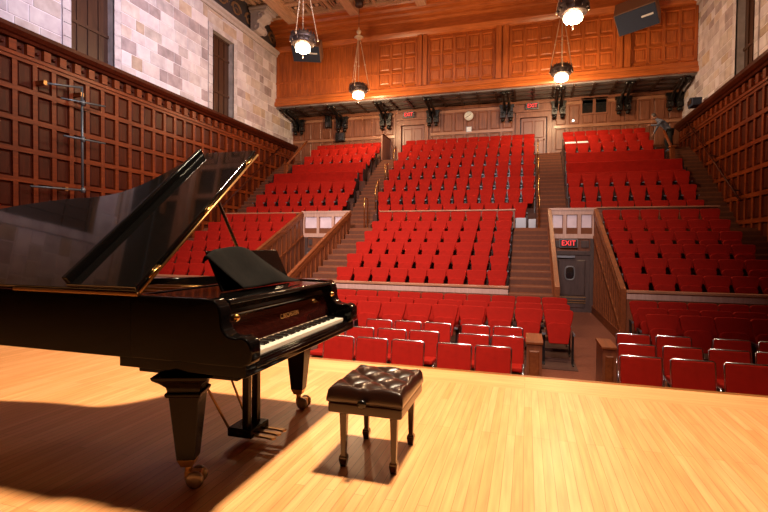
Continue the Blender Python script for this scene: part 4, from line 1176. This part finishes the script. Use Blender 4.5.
# black cloth over the music desk
def cloth():
    # sheet: u along y (near -> far), v across: front hem, ridge over the desk, back hem
    NU, NV = 44, 30; vs = []; fs = []; rnd = random.Random(4)
    import mathutils
    for i in range(NU+1):
        u = i/NU
        y = 2.39+u*.89
        k = max(0, (u-.52)/.48)
        ridge_z = 1.255+.035*math.sin(min(1, u/.7)*PI)-.205*(k*k*(3-2*k))
        if u < .12: ridge_z -= .02*(1-u/.12)
        ridge_x = -1.712-(ridge_z-1.03)*.47
        drop = .35*max(0, 1-k*2.2)
        for j in range(NV+1):
            v = j/NV
            if v < .7:
                t = v/.7; x = -1.655+(ridge_x+1.655)*t; z = 1.040+(ridge_z-1.040)*(t**.9)
                yy = y+.12*(1-t)*(1-u)-.02*t
            else:
                t = (v-.7)/.3; x = ridge_x-.05*drop*math.sin(t*PI/2)-.004*t; z = ridge_z+(.012*math.sin(t*PI)-.10*t*t)*drop; yy = y-.02
            nz = mathutils.noise.noise(Vector((x*6, yy*5, z*5)))
            fold = math.sin(u*13+v*2.5)*.006+nz*.016
            vs.append((x+fold, yy, max(1.036, z+fold*.5)))
    for i in range(NU):
        for j in range(NV):
            a = i*(NV+1)+j; fs.append((a, a+1, a+NV+2, a+NV+1))
    mb = MB(); mb.add(vs, fs, True); o = mb.build('black_cloth', M['cloth'], loc=(-1.8, 2.8, 1.03))
    s = o.modifiers.new('t', 'SOLIDIFY'); s.thickness = .006; s.offset = 1
    tag(o, 'black cloth draped over the music desk of the grand piano', 'cloth')
cloth()

# ------------------------------------------------------------------ bench
def piano_bench():
    r = empty('piano_bench', (-.88, 2.82, 0), 'dark button tufted leather piano bench standing on the stage right of the keyboard', 'bench')
    x0, x1, y0, y1 = -1.11, -.65, 2.54, 3.10
    NX, NY = 56, 68; vs = []; fs = []
    zb = .425; H = .075
    def prof(u, v):
        a = u*4.0; b = v*5.0          # diamond grid
        s1 = abs(math.sin(PI*(a+b)/2*1.0)); s2 = abs(math.sin(PI*(a-b)/2*1.0))
        t = (s1*s2)**.45
        ex = min(u, 1-u)*(x1-x0); ey = min(v, 1-v)*(y1-y0)
        e = min(1, min(ex, ey)/.035); e = math.sqrt(max(0, 1-(1-e)**2))
        inner_ = min(1, min(ex, ey)/.07)
        return zb+H*e*(.55+.45*(t*inner_+(1-inner_)*.85))
    for i in range(NX+1):
        for j in range(NY+1):
            u, v = i/NX, j/NY; vs.append((x0+(x1-x0)*u, y0+(y1-y0)*v, prof(u, v)))
    for i in range(NX):
        for j in range(NY):
            a = i*(NY+1)+j; fs.append((a, a+NY+1, a+NY+2, a+1))
    o0 = len(vs)
    ring = [(i, 0) for i in range(NX+1)]+[(NX, j) for j in range(1, NY+1)]+[(i, NY) for i in range(NX-1, -1, -1)]+[(0, j) for j in range(NY-1, 0, -1)]
    idx = [i*(NY+1)+j for i, j in ring]
    for k in idx: vs.append((vs[k][0], vs[k][1], .405))
    m = len(idx)
    for k in range(m): fs.append((idx[k], idx[(k+1) % m], o0+(k+1) % m, o0+k))
    fs.append(tuple(o0+k for k in range(m)))
    mb = MB(); mb.add(vs, fs, True); cu = mb.build('cushion', M['leather'], r)
    mb = MB()
    # buttons where both creases vanish: (a+b)/2 and (a-b)/2 integers
    for p in range(0, 6):
        for q in range(-4, 5):
            a = p+q; b = p-q; u, v = a/4, b/5
            if .05 < u < .95 and .05 < v < .95:
                mb = MB(); mb.lathe([(.001, -.006), (.011, -.004), (.012, .002), (.007, .006), (.001, .007)], (x0+(x1-x0)*u, y0+(y1-y0)*v, prof(u, v)+.002), 10); mb.build('button', M['leather'], cu)
    mb = MB(); mb.box((x0+.006, y0+.006, .335), (x1-.006, y1-.006, .40)); mb.build('apron', M['leather'], r, bevel=.012)
    mb = MB(); mb.tube([(x0+.01, y0+.01, .403), (x1-.01, y0+.01, .403), (x1-.01, y1-.01, .403), (x0+.01, y1-.01, .403)], .006, 6, True); mb.build('piping', M['leather'], r)
    mb = MB(); mb.T = Matrix.Translation(((x0+x1)/2+.0, y0-.014, .415)) @ Matrix.Rotation(PI/2, 4, 'X'); mb.lathe([(.012, -.02), (.014, .0), (.024, .008), (.026, .02), (.018, .026), (.001, .027)], (0, 0, 0), 16); mb.build('height_knob', M['ebony'], r)
    for x in (x0+.085, x1-.065):
        for y in (y0+.07, y1-.07):
            mb = MB(); vs = []; fs = []
            pr = [(.024, .345), (.021, .30), (.0145, .075), (.0225, .062), (.024, .045), (.0165, .0)]
            for w, z in pr: vs += [(x-w, y-w, z), (x+w, y-w, z), (x+w, y+w, z), (x-w, y+w, z)]
            for i in range(len(pr)-1):
                for j in range(4): fs.append((i*4+j, i*4+(j+1) % 4, (i+1)*4+(j+1) % 4, (i+1)*4+j))
            fs.append((0, 1, 2, 3)); k = (len(pr)-1)*4; fs.append((k+3, k+2, k+1, k)); mb.add(vs, fs)
            mb.build('leg', M['bench_wood'], r, bevel=.003)
piano_bench()

# ------------------------------------------------------------------ stage end wall (behind the camera) keeps the room closed
mb = MB(); mb.box((XL, -5.0, 0), (XR, -4.8, CZ)); mb.build('wall_stage', M['wainscot'], kind='structure')

# ------------------------------------------------------------------ light
def area(nm, loc, target, size, energy, col, sy=None, spread=PI):
    l = D.lights.new(nm, 'AREA'); l.energy = energy; l.color = col; l.size = size; l.spread = spread
    if sy: l.shape = 'RECTANGLE'; l.size_y = sy
    o = D.objects.new(nm, l); COL.objects.link(o); o.location = loc
    o.rotation_euler = (Vector(target)-Vector(loc)).to_track_quat('-Z', 'Y').to_euler(); return o
WARM = (1, .72, .42)
area('stage_key_light', (.6, 4.3, 11.0), (-2.0, 3.6, 0), .9, 570, (1, .78, .53), spread=math.radians(78))
area('house_light_front', (-5.6, 9.5, 13.0), (-5.6, 13.0, -1), 3.0, 270, (1, .74, .52), 1.2, spread=math.radians(84))
area('house_light_middle', (-5.6, 16, 13.0), (-5.6, 21, 2), 5.0, 60, (1, .76, .55), 2., spread=math.radians(120))
area('front_flood', (-1.5, -3.8, 11.0), (-5.0, 15, 1.6), 2.5, 640, (1.0, .80, .74), 1., spread=math.radians(56))
area('left_wall_fill', (4.5, 9.0, 12.6), (-13.5, 12.5, 9.4), 3.0, 430, (.90, .82, .95), 2.0, spread=math.radians(56))  # added lamp brightening the left stone wall, with no window behind it
w = D.worlds.new('World'); SC.world = w; w.use_nodes = True
w.node_tree.nodes['Background'].inputs[0].default_value = (.05, .04, .04, 1)

# ------------------------------------------------------------------ camera
cam = D.cameras.new('camera'); co = D.objects.new('camera', cam); COL.objects.link(co)
cam.sensor_fit = 'HORIZONTAL'; cam.sensor_width = 36; cam.lens = 474/768*36; cam.clip_end = 200; cam.clip_start = .05
f_, cx_, cy_ = 474., 384., 256.
yv = Vector(((527-cx_)/f_, (246-cy_)/f_, 1)).normalized(); rl = math.radians(.55); hd = Vector((math.cos(rl), math.sin(rl), 0))
up = yv.cross(hd).normalized()
if up.y > 0: up = -up
xv = yv.cross(up)
if xv.x < 0: xv = -xv
# rows: world axes in (right, down, forward) camera coordinates -> camera axes in world
Rw = [xv, yv, up]
right = Vector((Rw[0].x, Rw[1].x, Rw[2].x)); down = Vector((Rw[0].y, Rw[1].y, Rw[2].y)); fwd = Vector((Rw[0].z, Rw[1].z, Rw[2].z))
m3 = Matrix((right, -down, -fwd)).transposed()
co.matrix_world = Matrix.Translation((0, 0, 1.32)) @ m3.to_4x4()
SC.camera = co
SC.view_settings.view_transform = 'Standard'; SC.view_settings.look = 'None'; SC.view_settings.gamma = 1; SC.view_settings.exposure = 0.0
SC.view_settings.use_curve_mapping = False
SC.cycles.use_denoising = True
SC.cycles.max_bounces = 8
SC.cycles.sample_clamp_indirect = 8
